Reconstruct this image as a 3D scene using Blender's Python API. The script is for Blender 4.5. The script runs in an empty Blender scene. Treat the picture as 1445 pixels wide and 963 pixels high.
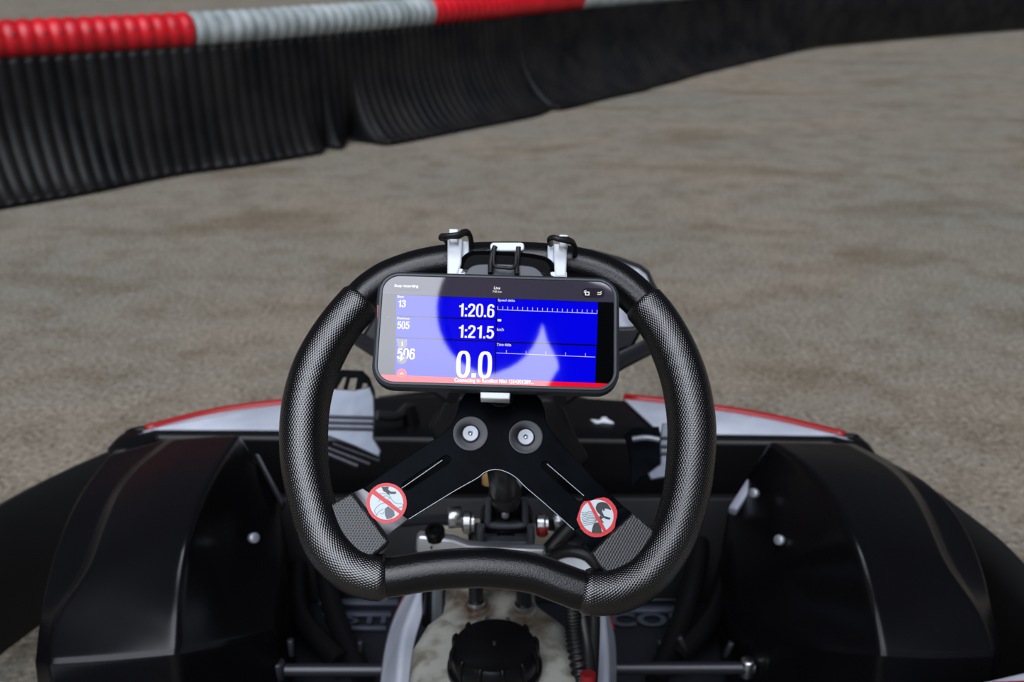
import bpy, bmesh, math, random
from mathutils import Vector, Matrix
random.seed(4)
PI = math.pi
C = bpy.context.scene.collection
scene = bpy.context.scene

# ------------------------------------------------------------------ camera
F = 1405.0; PITCH = math.radians(22.0); CAMZ = 0.92
cam_d = bpy.data.cameras.new('camera'); cam = bpy.data.objects.new('viewpoint', cam_d); C.objects.link(cam)
cam.location = (0, 0, CAMZ); cam.rotation_euler = (PI/2 - PITCH, 0, 0)
cam_d.sensor_width = 36.0; cam_d.lens = 36.0 * F / 1445.0; cam_d.clip_start = 0.02; cam_d.clip_end = 300
cam_d.dof.use_dof = True; cam_d.dof.focus_distance = 0.67; cam_d.dof.aperture_fstop = 8.0
scene.camera = cam

# ------------------------------------------------------------------ light: an overcast sky, bright in one broad patch
SKY_DIR = Vector((-0.06, -0.55, 0.82)).normalized()
w = bpy.data.worlds.new('sky'); scene.world = w; w.use_nodes = True
nt = w.node_tree; nt.nodes.clear()
def wn(t): return nt.nodes.new(t)
tc = wn('ShaderNodeTexCoord'); dp = wn('ShaderNodeVectorMath'); dp.operation = 'DOT_PRODUCT'
dp.inputs[1].default_value = SKY_DIR
nt.links.new(tc.outputs['Generated'], dp.inputs[0])
mr = wn('ShaderNodeMapRange'); mr.interpolation_type = 'SMOOTHSTEP'
mr.inputs['From Min'].default_value = math.cos(math.radians(30)); mr.inputs['From Max'].default_value = math.cos(math.radians(9))
nt.links.new(dp.outputs['Value'], mr.inputs['Value'])
mx = wn('ShaderNodeMix'); mx.data_type = 'RGBA'
mx.inputs[6].default_value = (0.045, 0.048, 0.058, 1); mx.inputs[7].default_value = (7.6, 7.9, 8.8, 1)
nt.links.new(mr.outputs['Result'], mx.inputs[0])
bg = wn('ShaderNodeBackground'); out = wn('ShaderNodeOutputWorld')
# lower, wider and weaker band of open sky low behind the driver
dp2 = wn('ShaderNodeVectorMath'); dp2.operation = 'DOT_PRODUCT'; dp2.inputs[1].default_value = Vector((-0.10, -math.cos(math.radians(34)), math.sin(math.radians(34))))
sq = wn('ShaderNodeVectorMath'); sq.operation = 'MULTIPLY'; sq.inputs[1].default_value = (.55, 1, 1)      # wider than it is tall
sn = wn('ShaderNodeVectorMath'); sn.operation = 'NORMALIZE'
nt.links.new(tc.outputs['Generated'], sq.inputs[0]); nt.links.new(sq.outputs[0], sn.inputs[0]); nt.links.new(sn.outputs[0], dp2.inputs[0])
mr2 = wn('ShaderNodeMapRange'); mr2.interpolation_type = 'SMOOTHSTEP'; mr2.inputs['From Min'].default_value = math.cos(math.radians(20)); mr2.inputs['From Max'].default_value = math.cos(math.radians(8))
nt.links.new(dp2.outputs['Value'], mr2.inputs['Value'])
mx2 = wn('ShaderNodeMix'); mx2.data_type = 'RGBA'; mx2.inputs[7].default_value = (4.6, 4.85, 5.4, 1)
nt.links.new(mr2.outputs['Result'], mx2.inputs[0]); nt.links.new(mx.outputs[2], mx2.inputs[6])
nt.links.new(mx2.outputs[2], bg.inputs['Color']); nt.links.new(bg.outputs[0], out.inputs[0])
scene.view_settings.view_transform = 'Standard'; scene.view_settings.look = 'None'
scene.view_settings.gamma = 1.0; scene.view_settings.exposure = 0.0; scene.view_settings.use_curve_mapping = False

# ------------------------------------------------------------------ measuring helpers
def ray(px, py):
    u = (px - 722.5)/F; v = -(py - 481.5)/F
    return Vector((u, math.cos(PITCH) + v*math.sin(PITCH), -math.sin(PITCH) + v*math.cos(PITCH)))
CAM = Vector((0, 0, CAMZ))
def Z(px, py, z): d = ray(px, py); return CAM + d*((z - CAMZ)/d.z)
def Y(px, py, y): d = ray(px, py); return CAM + d*(y/d.y)

class Frame:
    def __init__(s, o, eu, n):
        s.n = n.normalized(); s.u = (eu - s.n*eu.dot(s.n)).normalized(); s.v = s.n.cross(s.u); s.o = o
    def hit(s, px, py, h=0.0):
        d = ray(px, py); o = s.o + s.n*h
        return CAM + d*((o - CAM).dot(s.n)/d.dot(s.n))
    def uv(s, px, py, h=0.0):
        p = s.hit(px, py, h) - s.o; return (p.dot(s.u), p.dot(s.v))
    def w(s, u, v, h=0.0): return s.o + s.u*u + s.v*v + s.n*h
    def mat(s, u=0, v=0, h=0.0):
        m = Matrix.Identity(4)
        for i, a in enumerate((s.u, s.v, s.n)):
            m[0][i], m[1][i], m[2][i] = a
        p = s.w(u, v, h); m[0][3], m[1][3], m[2][3] = p
        return m
TILT = math.radians(38)
WN = Vector((0, -math.cos(TILT), math.sin(TILT)))
hubd = ray(703, 612); HUB = CAM + hubd*0.72
W = Frame(HUB, Vector((1, 0, 0)), WN)

# ------------------------------------------------------------------ materials
def srgb(r, g, b):
    f = lambda c: (c/255/12.92) if c/255 <= .04045 else ((c/255+.055)/1.055)**2.4
    return (f(r), f(g), f(b), 1)
def mat(name, col, rough=.5, metal=0., spec=.5, emit=None, es=1.0, coat=0.):
    m = bpy.data.materials.new(name); m.use_nodes = True; b = m.node_tree.nodes['Principled BSDF']
    b.inputs['Base Color'].default_value = col; b.inputs['Roughness'].default_value = rough
    b.inputs['Metallic'].default_value = metal; b.inputs['Specular IOR Level'].default_value = spec
    b.inputs['Coat Weight'].default_value = coat
    if emit is not None:
        b.inputs['Emission Color'].default_value = emit; b.inputs['Emission Strength'].default_value = es
    return m
def nodes(m): return m.node_tree.nodes, m.node_tree.links, m.node_tree.nodes['Principled BSDF']
def add_noise_bump(m, scale, dist, strength=.5, detail=3, coord='Object'):
    n, l, b = nodes(m); t = n.new('ShaderNodeTexCoord'); x = n.new('ShaderNodeTexNoise'); bp = n.new('ShaderNodeBump')
    x.inputs['Scale'].default_value = scale; x.inputs['Detail'].default_value = detail
    bp.inputs['Distance'].default_value = dist; bp.inputs['Strength'].default_value = strength
    l.new(t.outputs[coord], x.inputs['Vector']); l.new(x.outputs['Fac'], bp.inputs['Height']); l.new(bp.outputs['Normal'], b.inputs['Normal'])
    return x
def add_mottle(m, c1, c2, scale, lo=.35, hi=.65, detail=5):
    n, l, b = nodes(m); t = n.new('ShaderNodeTexCoord'); x = n.new('ShaderNodeTexNoise'); r = n.new('ShaderNodeValToRGB')
    x.inputs['Scale'].default_value = scale; x.inputs['Detail'].default_value = detail
    r.color_ramp.elements[0].position = lo; r.color_ramp.elements[0].color = c1
    r.color_ramp.elements[1].position = hi; r.color_ramp.elements[1].color = c2
    l.new(t.outputs['Object'], x.inputs['Vector']); l.new(x.outputs['Fac'], r.inputs[0]); l.new(r.outputs[0], b.inputs['Base Color'])

m_black = mat('black_plastic', (.0040, .0040, .0047, 1), .34, spec=.20); add_noise_bump(m_black, 60, .0006, .25)
m_pod = mat('fairing_plastic', (.0030, .0030, .0038, 1), .30, spec=.27)
def pod_scratches(m):
    n, l, b = nodes(m); t = n.new('ShaderNodeTexCoord'); x = n.new('ShaderNodeTexNoise'); r = n.new('ShaderNodeMapRange')
    x.inputs['Scale'].default_value = 14; x.inputs['Detail'].default_value = 6
    r.inputs['To Min'].default_value = .20; r.inputs['To Max'].default_value = .36
    l.new(t.outputs['Object'], x.inputs['Vector']); l.new(x.outputs['Fac'], r.inputs['Value']); l.new(r.outputs[0], b.inputs['Roughness'])
    bp = n.new('ShaderNodeBump'); y = n.new('ShaderNodeTexNoise'); y.inputs['Scale'].default_value = 9; y.inputs['Detail'].default_value = 2
    bp.inputs['Distance'].default_value = .004; bp.inputs['Strength'].default_value = .25
    l.new(t.outputs['Object'], y.inputs['Vector']); l.new(y.outputs['Fac'], bp.inputs['Height']); l.new(bp.outputs[0], b.inputs['Normal'])
pod_scratches(m_pod)
m_dark = mat('dark_matt_plastic', (.006, .006, .007, 1), .55, spec=.3); add_noise_bump(m_dark, 40, .001, .3)
m_plate = mat('black_anodised_plate', (.0045, .0055, .008, 1), .28, spec=.015)
add_mottle(m_plate, (.0012, .0018, .0028, 1), (.0030, .0045, .0068, 1), 45)
m_tab_lit = mat('bent_end_lit', (.02, .021, .027, 1), .25, spec=.8)  # lighter copy of the plate, the left tab's reflection put into its colour
m_grip = mat('textured_grip_rubber', (.0030, .0032, .0038, 1), .15, spec=1.0)
m_pad = mat('textured_pad_rubber', (.010, .011, .012, 1), .30, spec=.5)
def hexbump(m, dist, k=1.0, strength=1.0):
    n, l, b = nodes(m); t = n.new('ShaderNodeTexCoord'); v = n.new('ShaderNodeTexVoronoi'); v.voronoi_dimensions = '2D'
    v.feature = 'F1'; v.inputs['Randomness'].default_value = 0; v.inputs['Scale'].default_value = 1.0
    l.new(t.outputs['UV'], v.inputs['Vector'])
    p = n.new('ShaderNodeMath'); p.operation = 'POWER'; p.inputs[1].default_value = 2.0
    q = n.new('ShaderNodeMath'); q.operation = 'SUBTRACT'; q.inputs[0].default_value = 1.0
    bp = n.new('ShaderNodeBump'); bp.inputs['Distance'].default_value = dist; bp.inputs['Strength'].default_value = strength
    l.new(v.outputs['Distance'], p.inputs[0]); l.new(p.outputs[0], q.inputs[1]); l.new(q.outputs[0], bp.inputs['Height']); l.new(bp.outputs[0], b.inputs['Normal'])
hexbump(m_grip, .00050); hexbump(m_pad, .0004)
m_rim = mat('smooth_rim_leather', (.0035, .0036, .0042, 1), .27, spec=.42); add_noise_bump(m_rim, 900, .0006, .35, 2)
m_rubber = mat('black_rubber', (.010, .011, .012, 1), .5, spec=.4)
m_tyre = mat('worn_black_rubber', (.008, .008, .008, 1), .6, spec=.3)
m_white = mat('white_plastic', srgb(228, 234, 240), .42); add_noise_bump(m_white, 400, .0003, .3)
m_white2 = mat('white_bodywork', srgb(190, 196, 208), .35); add_mottle(m_white2, srgb(170, 176, 188), srgb(200, 205, 216), 12)
m_red = mat('red_bodywork', srgb(150, 14, 18), .4)
m_steel = mat('zinc_steel', (.55, .57, .58, 1), .28, metal=1.)
m_bolt = mat('grey_bolt', (.30, .32, .35, 1), .45, metal=.6)
m_hole = mat('bolt_socket', (.02, .02, .022, 1), .4)
m_dish = mat('countersink_washer', (.012, .0125, .015, 1), .28, metal=.5)
m_darksteel = mat('dark_steel', (.035, .035, .042, 1), .35, metal=.6)
m_floor = mat('floor_tray', (.009, .010, .014, 1), .5, spec=.35); add_noise_bump(m_floor, 25, .002, .4)
m_letter = mat('raised_lettering', (.035, .042, .060, 1), .5)
m_case = mat('phone_case', (.026, .032, .040, 1), .42, spec=.45)
m_orange = mat('orange_button', srgb(200, 70, 50), .4)
m_device = mat('device_shell', (.0022, .0022, .0028, 1), .25, spec=.03)
m_devtop = mat('device_face', (.045, .05, .062, 1), .40)
m_pedal = mat('pedal_metal', (.17, .19, .23, 1), .42, metal=.5); add_noise_bump(m_pedal, 50, .002, .3)
m_panel = mat('number_panel_plastic', srgb(170, 172, 182), .4); add_mottle(m_panel, srgb(120, 122, 134), srgb(186, 188, 198), 30)
m_amber = mat('amber_sticker', srgb(96, 74, 30), .5)
m_yellow = mat('brass_sleeve', srgb(190, 150, 95), .5)
m_beige = mat('beige_plastic', srgb(150, 142, 126), .6)
m_hose = mat('black_hose', (.006, .006, .007, 1), .4)
m_redsleeve = mat('red_sleeve', srgb(132, 18, 24), .5)

m_tank = mat('stained_tank_plastic', srgb(160, 158, 146), .40)
def tank_nodes(m, spots):
    n, l, b = nodes(m); g = n.new('ShaderNodeNewGeometry')
    nz = n.new('ShaderNodeTexNoise'); nz.inputs['Scale'].default_value = 38; nz.inputs['Detail'].default_value = 5
    l.new(g.outputs['Position'], nz.inputs['Vector'])
    last = None
    for s, rad in spots:
        d = n.new('ShaderNodeVectorMath'); d.operation = 'DISTANCE'; d.inputs[1].default_value = s; l.new(g.outputs['Position'], d.inputs[0])
        a = n.new('ShaderNodeMath'); a.operation = 'MULTIPLY_ADD'; a.inputs[1].default_value = .055; l.new(nz.outputs['Fac'], a.inputs[0]); l.new(d.outputs['Value'], a.inputs[2])
        r = n.new('ShaderNodeMapRange'); r.inputs['From Min'].default_value = rad+.012; r.inputs['From Max'].default_value = rad+.045
        r.inputs['To Min'].default_value = 1; r.inputs['To Max'].default_value = 0; l.new(a.outputs[0], r.inputs['Value'])
        if last is None: last = r
        else:
            q = n.new('ShaderNodeMath'); q.operation = 'MAXIMUM'; l.new(last.outputs[0], q.inputs[0]); l.new(r.outputs[0], q.inputs[1]); last = q
    mxx = n.new('ShaderNodeMix'); mxx.data_type = 'RGBA'; mxx.inputs[7].default_value = srgb(70, 46, 24)
    rr = n.new('ShaderNodeValToRGB'); rr.color_ramp.elements[0].position = .33; rr.color_ramp.elements[0].color = srgb(120, 114, 98)
    rr.color_ramp.elements[1].position = .52; rr.color_ramp.elements[1].color = srgb(172, 172, 162)
    l.new(nz.outputs['Fac'], rr.inputs[0]); l.new(rr.outputs[0], mxx.inputs[6]); l.new(last.outputs[0], mxx.inputs[0])
    l.new(mxx.outputs[2], b.inputs['Base Color'])

# ------------------------------------------------------------------ object helpers
def tag(o, label=None, cat=None, group=None, kind=None):
    for k, v in (('label', label), ('category', cat), ('group', group), ('kind', kind)):
        if v: o[k] = v
    return o
def empty(name, loc, label, cat, group=None):
    o = bpy.data.objects.new(name, None); C.objects.link(o); o.location = loc; o.empty_display_size = .05
    return tag(o, label, cat, group)
def wl(o):     # world location of the chain (only translations are used)
    p = Vector(o.location)
    return p
def link(name, me, m, parent=None, smooth=True):
    o = bpy.data.objects.new(name, me); C.objects.link(o)
    if m is not None: me.materials.clear(); me.materials.append(m)
    if smooth: me.polygons.foreach_set('use_smooth', [True]*len(me.polygons))
    if parent is not None:
        o.parent = parent
        root = parent
        while root.parent: root = root.parent
        if parent is root: o.matrix_parent_inverse = Matrix.Translation(-Vector(root.location))
    me.update(); return o
def obj(name, bm, m, parent=None, smooth=True):
    me = bpy.data.meshes.new(name); bm.normal_update(); bm.to_mesh(me); bm.free()
    return link(name, me, m, parent, smooth)
def bevel(o, wd, seg=3, ang=35):
    b = o.modifiers.new('bevel', 'BEVEL'); b.width = wd; b.segments = seg; b.limit_method = 'ANGLE'; b.angle_limit = math.radians(ang); b.harden_normals = False
    return o
def solid(o, t, off=-1):
    s = o.modifiers.new('solid', 'SOLIDIFY'); s.thickness = t; s.offset = off; return o
def subs(o, n=2):
    s = o.modifiers.new('sub', 'SUBSURF'); s.levels = n; s.render_levels = n; return o
def autosmooth(o, ang=35):
    me = o.data; bm = bmesh.new(); bm.from_mesh(me)
    for e in bm.edges:
        if len(e.link_faces) == 2 and e.calc_face_angle(0) > math.radians(ang): e.smooth = False
    bm.to_mesh(me); bm.free(); return o

def catmull(pts, n=8, closed=False):
    P = [Vector(p) for p in pts]; out = []; N = len(P)
    rng = range(N if closed else N-1)
    for i in rng:
        if closed: a, b, c, d = P[(i-1) % N], P[i], P[(i+1) % N], P[(i+2) % N]
        else: a, b, c, d = P[max(i-1, 0)], P[i], P[i+1], P[min(i+2, N-1)]
        for k in range(n):
            t = k/n
            out.append(.5*((2*b) + (c-a)*t + (2*a-5*b+4*c-d)*t*t + (3*b-a-3*c+d)*t**3))
    if not closed: out.append(P[-1])
    return out
def resample(pts, step):
    L = [0]
    for a, b in zip(pts, pts[1:]): L.append(L[-1]+(b-a).length)
    n = max(2, int(round(L[-1]/step))); res = []; j = 0
    for k in range(n+1):
        s = L[-1]*k/n
        while j < len(L)-2 and L[j+1] < s: j += 1
        t = (s-L[j])/max(L[j+1]-L[j], 1e-9); res.append(pts[j].lerp(pts[j+1], t))
    return res, L[-1]
def sweep(bm, pts, rad, seg=16, cap=True, up=Vector((0, 0, 1)), uva=None, nang=49, prof=None):
    """tube along pts; rad number or function(i, fraction)"""
    n = len(pts); rings = []; uvl = bm.loops.layers.uv.verify() if uva else None
    tan0 = (pts[1]-pts[0]).normalized(); nrm = up - tan0*up.dot(tan0)
    if nrm.length < 1e-3: nrm = Vector((1, 0, 0)) - tan0*tan0.x
    nrm.normalize(); L = 0; Ls = []
    for i, p in enumerate(pts):
        t = (pts[min(i+1, n-1)]-pts[max(i-1, 0)]).normalized()
        nrm = (nrm - t*nrm.dot(t)).normalized(); bn = t.cross(nrm)
        r = rad(i, i/(n-1)) if callable(rad) else rad
        rings.append([bm.verts.new(p + (nrm*math.cos(a)+bn*math.sin(a))*r) for a in [2*PI*k/seg for k in range(seg)]])
        if i: L += (p-pts[i-1]).length
        Ls.append(L)
    for i in range(n-1):
        for k in range(seg):
            k2 = (k+1) % seg
            f = bm.faces.new((rings[i][k], rings[i][k2], rings[i+1][k2], rings[i+1][k]))
            if uva:
                vals = ((i, k), (i, k+1), (i+1, k+1), (i+1, k))
                for lp, (ii, kk) in zip(f.loops, vals):
                    u = Ls[ii]/uva; v = kk/seg*nang
                    lp[uvl].uv = (u+v, u-v)
    if cap:
        bm.faces.new(list(reversed(rings[0]))); bm.faces.new(rings[-1])
    return rings
def tube(name, pts, r, m, parent, n=6, seg=12, smooth_path=True):
    pts = catmull(pts, n) if smooth_path and len(pts) > 2 else [Vector(p) for p in pts]
    bm = bmesh.new(); sweep(bm, pts, r, seg); return autosmooth(obj(name, bm, m, parent), 50)
def lathe_bm(bm, prof, M, seg=40, a0=0):
    rings = []
    for r, h in prof:
        if r < 1e-6: rings.append([bm.verts.new(M @ Vector((0, 0, h)))])
        else: rings.append([bm.verts.new(M @ Vector((r*math.cos(2*PI*k/seg+a0), r*math.sin(2*PI*k/seg+a0), h))) for k in range(seg)])
    for a, b in zip(rings, rings[1:]):
        for k in range(seg):
            k2 = (k+1) % seg
            if len(a) == 1 and len(b) == 1: continue
            if len(a) == 1: bm.faces.new((a[0], b[k2], b[k]))
            elif len(b) == 1: bm.faces.new((a[k], a[k2], b[0]))
            else: bm.faces.new((a[k], a[k2], b[k2], b[k]))
def lathe(name, prof, M, m, parent, seg=40, ang=35):
    bm = bmesh.new(); lathe_bm(bm, prof, M, seg); bmesh.ops.recalc_face_normals(bm, faces=bm.faces)
    return autosmooth(obj(name, bm, m, parent), ang)
def prism(name, pts, ext, m, parent, bv=0, seg=2):
    bm = bmesh.new(); ext = Vector(ext)
    a = [bm.verts.new(Vector(p)) for p in pts]; b = [bm.verts.new(Vector(p)+ext) for p in pts]
    n = len(a); bm.faces.new(a); bm.faces.new(list(reversed(b)))
    for i in range(n): bm.faces.new((a[i], b[i], b[(i+1) % n], a[(i+1) % n]))
    bmesh.ops.recalc_face_normals(bm, faces=bm.faces)
    o = obj(name, bm, m, parent, smooth=bool(bv))
    if bv: bevel(o, bv, seg)
    return o
def axis_mat(p, d, up=Vector((0, 0, 1))):
    d = Vector(d).normalized(); u = up.cross(d)
    if u.length < 1e-3: u = Vector((1, 0, 0)).cross(d)
    u.normalize(); v = d.cross(u); M = Matrix.Identity(4)
    for i, a in enumerate((u, v, d)): M[0][i], M[1][i], M[2][i] = a
    M[0][3], M[1][3], M[2][3] = p; return M
def cyl(name, p, d, r, h, m, parent, seg=28, bv=None):
    bv = min(r, h)*.18 if bv is None else bv
    return lathe(name, [(0, 0), (r-bv, 0), (r, bv), (r, h-bv), (r-bv, h), (0, h)], axis_mat(p, d), m, parent, seg, 50)
def shape2d(polys, fr, h, thick, bv=0, curve=False):
    """polygon with holes lying in frame fr at height h (front face) -> mesh in world coordinates; polys in local uv"""
    cu = bpy.data.curves.new('tmp', 'CURVE'); cu.dimensions = '2D'; cu.fill_mode = 'BOTH'
    for p in polys:
        s = cu.splines.new('POLY'); s.points.add(len(p)-1)
        for q, (u, v) in zip(s.points, p): q.co = (u, v, 0, 1)
        s.use_cyclic_u = True
    if thick > 0:
        cu.extrude = max(thick/2 - bv, 1e-5); cu.bevel_depth = bv; cu.bevel_resolution = 2; cu.offset = -bv
    else: cu.fill_mode = 'FRONT'
    o = bpy.data.objects.new('tmp', cu); C.objects.link(o)
    dg = bpy.context.evaluated_depsgraph_get(); me = bpy.data.meshes.new_from_object(o.evaluated_get(dg))
    bpy.data.objects.remove(o); bpy.data.curves.remove(cu)
    me.transform(fr.mat(0, 0, h - thick/2)); return me
def plate(name, polys, fr, h, thick, m, parent, bv=0, px=True):
    if px: polys = [[fr.uv(x, y, h) for x, y in p] for p in polys]
    me = shape2d(polys, fr, h, thick, bv)
    return link(name, me, m, parent, smooth=False)
def smooth_px(pts, n=6): return [(p.x, p.y) for p in catmull([Vector((x, y, 0)) for x, y in pts], n, True)]
def rrect(cx, cy, w_, h_, r, n=8, rot=0):
    pts = []
    for sx, sy, a0 in ((1, 1, 0), (-1, 1, 90), (-1, -1, 180), (1, -1, 270)):
        for k in range(n+1):
            a = math.radians(a0+90*k/n); pts.append((sx*(w_/2-r)+r*math.cos(a), sy*(h_/2-r)+r*math.sin(a)))
    c, s = math.cos(rot), math.sin(rot)
    return [(cx+x*c-y*s, cy+x*s+y*c) for x, y in pts]
def circ(cx, cy, r, n=40): return [(cx+r*math.cos(2*PI*k/n), cy+r*math.sin(2*PI*k/n)) for k in range(n)]
def text_mesh(s, bold=0.0):
    cu = bpy.data.curves.new('t', 'FONT'); cu.body = s; cu.size = 1; cu.offset = bold; cu.resolution_u = 4; cu.space_character = 1.0 + bold*1.5
    o = bpy.data.objects.new('t', cu); C.objects.link(o)
    dg = bpy.context.evaluated_depsgraph_get(); me = bpy.data.meshes.new_from_object(o.evaluated_get(dg))
    bpy.data.objects.remove(o); bpy.data.curves.remove(cu); return me
def fit_text(name, s, fr, x0, x1, y0, y1, h, m, parent, rot=0.0, bold=.02):
    """text stretched into local box"""
    me = text_mesh(s, bold); xs = [v.co.x for v in me.vertices]; ys = [v.co.y for v in me.vertices]
    ax, bx, ay, by = min(xs), max(xs), min(ys), max(ys)
    M = fr.mat(0, 0, h) @ Matrix.Translation((x0, y0, 0)) @ Matrix.Rotation(rot, 4, 'Z')
    for v in me.vertices:
        v.co = M @ Vector(((v.co.x-ax)/(bx-ax)*(x1-x0), (v.co.y-ay)/(by-ay)*(y1-y0), 0))
    return link(name, me, m, parent, smooth=False)

# ================================================================== GROUND
m_ground = bpy.data.materials.new('worn_concrete'); m_ground.use_nodes = True
n, l, b = nodes(m_ground); t = n.new('ShaderNodeTexCoord')
def noise(scale, detail=4, stretch=None, rot=0, rough=.5):
    x = n.new('ShaderNodeTexNoise'); x.inputs['Scale'].default_value = scale; x.inputs['Detail'].default_value = detail; x.inputs['Roughness'].default_value = rough
    if stretch:
        mp = n.new('ShaderNodeMapping'); mp.inputs['Scale'].default_value = stretch; mp.inputs['Rotation'].default_value = (0, 0, rot)
        l.new(t.outputs['Object'], mp.inputs[0]); l.new(mp.outputs[0], x.inputs['Vector'])
    else: l.new(t.outputs['Object'], x.inputs['Vector'])
    return x
def mix(a, c, fac, mode='MIX', f=None):
    q = n.new('ShaderNodeMix'); q.data_type = 'RGBA'; q.blend_type = mode
    for s_, v_ in ((6, a), (7, c)):
        if isinstance(v_, tuple): q.inputs[s_].default_value = v_
        else: l.new(v_, q.inputs[s_])
    if isinstance(fac, float): q.inputs[0].default_value = fac
    else: l.new(fac, q.inputs[0])
    return q.outputs[2]
def rng(v, a, c, d=0., e=1.):
    r = n.new('ShaderNodeMapRange'); r.inputs['From Min'].default_value = a; r.inputs['From Max'].default_value = c
    r.inputs['To Min'].default_value = d; r.inputs['To Max'].default_value = e; l.new(v, r.inputs['Value']); return r.outputs[0]
big = noise(.9, 4); mid = noise(7, 6, rough=.7); fine = noise(85, 4, rough=.7); stain = noise(1.25, 5, (1, 2.2, 1), .35)
col = mix(srgb(133, 122, 106), srgb(116, 117, 109), rng(big.outputs['Fac'], .3, .8))
col = mix(col, srgb(104, 95, 80), rng(mid.outputs['Fac'], .46, .66, 0, .85))
col = mix(col, srgb(88, 74, 52), rng(stain.outputs['Fac'], .54, .70, 0, .6))
col = mix(col, srgb(60, 56, 48), rng(fine.outputs['Fac'], .52, .66, 0, .85))
col = mix(col, srgb(186, 176, 160), rng(fine.outputs['Fac'], .46, .30, 0, .55))
l.new(col, b.inputs['Base Color']); b.inputs['Roughness'].default_value = .75; b.inputs['Specular IOR Level'].default_value = .25
bp = n.new('ShaderNodeBump'); bp.inputs['Distance'].default_value = .003; bp.inputs['Strength'].default_value = .5
l.new(fine.outputs['Fac'], bp.inputs['Height']); l.new(bp.outputs[0], b.inputs['Normal'])
bm = bmesh.new(); bmesh.ops.create_grid(bm, x_segments=20, y_segments=20, size=40)
g = obj('floor', bm, m_ground, None, False); tag(g, 'worn grey brown concrete track surface with dark stains', 'ground', kind='structure')

# ================================================================== BARRIER
m_wall = mat('black_ribbed_rubber', (.0085, .0088, .0095, 1), .45, spec=.14); add_noise_bump(m_wall, 18, .004, .5)
add_mottle(m_wall, (.004, .0042, .005, 1), (.011, .0105, .0105, 1), 5)
m_rred = mat('red_pipe', srgb(196, 14, 28), .42); add_mottle(m_rred, srgb(172, 10, 24), srgb(206, 20, 34), 9)
m_rwhite = mat('white_pipe', srgb(150, 158, 160), .5); add_mottle(m_rwhite, srgb(128, 138, 136), srgb(168, 175, 176), 9)
base_px = [(-330, 362), (-200, 340), (-60, 312), (0, 300), (120, 279), (250, 252), (350, 238), (440, 223), (458, 219), (466, 208), (478, 214), (490, 210), (496, 190),
           (505, 192), (522, 202), (548, 208), (600, 199), (690, 181), (755, 168), (776, 161), (783, 157),
           (800, 157), (860, 142), (915, 130), (925, 126), (960, 117), (1000, 105), (1080, 86), (1150, 70), (1230, 58), (1300, 50), (1380, 42), (1445, 35), (1560, 24), (1700, 12)]
base = [Z(x, y, 0) for x, y in base_px]
rail_px = [(-317, 106), (-150, 96), (0, 85), (272, 68), (440, 54), (603, 38), (715, 26.5), (815, 15), (895, 8), (970, 1)]
rail = [Z(x, y, .5) for x, y in rail_px]
d_ = (rail[-1]-rail[-3]).normalized()
rail = rail + [rail[-1]+Vector((.9, 1.1, 0)), rail[-1]+Vector((2.4, 2.3, 0)), rail[-1]+Vector((4.4, 3.6, 0)), rail[-1]+Vector((6.6, 4.7, 0))]
railc = catmull(rail, 12)
BR = .072
def near_t(path, p):
    bi = min(range(len(path)), key=lambda i: (path[i]-p).length_squared); return bi
basec = catmull(base, 6)
rp, railL = resample(railc, .0092)
# tangent normals in plan (pointing to the track / camera side)
def nrm_at(path, i, k=14):
    tt = (path[min(i+k, len(path)-1)]-path[max(i-k, 0)]).normalized(); return Vector((tt.y, -tt.x, 0))
# for every wall station find the foot distance along the normal
def foot_dist(p, nn):
    best = None
    for a, c in zip(basec, basec[1:]):
        dx, dy = (c-a).x, (c-a).y; det = nn.x*(-dy) + nn.y*dx
        if abs(det) < 1e-9: continue
        rx, ry = a.x-p.x, a.y-p.y
        t_ = (rx*(-dy) + ry*dx)/det; s_ = (nn.x*ry - nn.y*rx)/det
        if -0.001 <= s_ <= 1.001 and 0 < t_ < 1.2 and (best is None or t_ > best): best = t_
    return best
foot = [foot_dist(p, nrm_at(rp, i)) for i, p in enumerate(rp)]
last = .28
for i in range(len(foot)):
    if foot[i] is None: foot[i] = last
    last = foot[i]
RIB = .055; STEP = railL/(len(rp)-1)
def wall_section(i0, i1, label):
    bm = bmesh.new(); cols = []; NP = 16
    for i in range(i0, i1+1):
        p = rp[i]; nn = nrm_at(rp, i); fd = foot[i]
        ph = (i*STEP/RIB) % 1.0; bulge = .017*(abs(math.sin(PI*ph))**.6)
        col_ = []
        for k in range(NP+1):
            s = k/NP                      # 0 at the top, 1 at the foot
            if s < .35: d = .03 + .03*s; z = .512 - s*.449; nd, nz = 1, 0.05
            else:
                q = (s-.35)/.65; a = q*PI/2
                d = .04 + (fd-.04-.02)*(1-math.cos(a))**.85; z = .012 + .343*(1-math.sin(a))**.92
                nd, nz = math.cos(a*.8), math.sin(a*.8)
            col_.append(bm.verts.new((p.x+nn.x*(d+bulge*nd), p.y+nn.y*(d+bulge*nd), max(z+bulge*nz*.6, .006))))
        # turned-down edge
        cols.append(col_)
    for a, c in zip(cols, cols[1:]):
        for k in range(NP): bm.faces.new((a[k], a[k+1], c[k+1], c[k]))
    bmesh.ops.recalc_face_normals(bm, faces=bm.faces)
    o = obj('track_barrier', bm, m_wall); solid(o, .008, 0)
    tag(o, label, 'barrier', 'ribbed barrier sections along the track')
    return o
def idx_near(px, py):
    p = Z(px, py, 0)
    return min(range(len(rp)), key=lambda i: ((rp[i]+nrm_at(rp, i)*foot[i]).xy - p.xy).length_squared)
cuts = [0, idx_near(497, 190), idx_near(785, 157), idx_near(925, 126), len(rp)-1]
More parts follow.
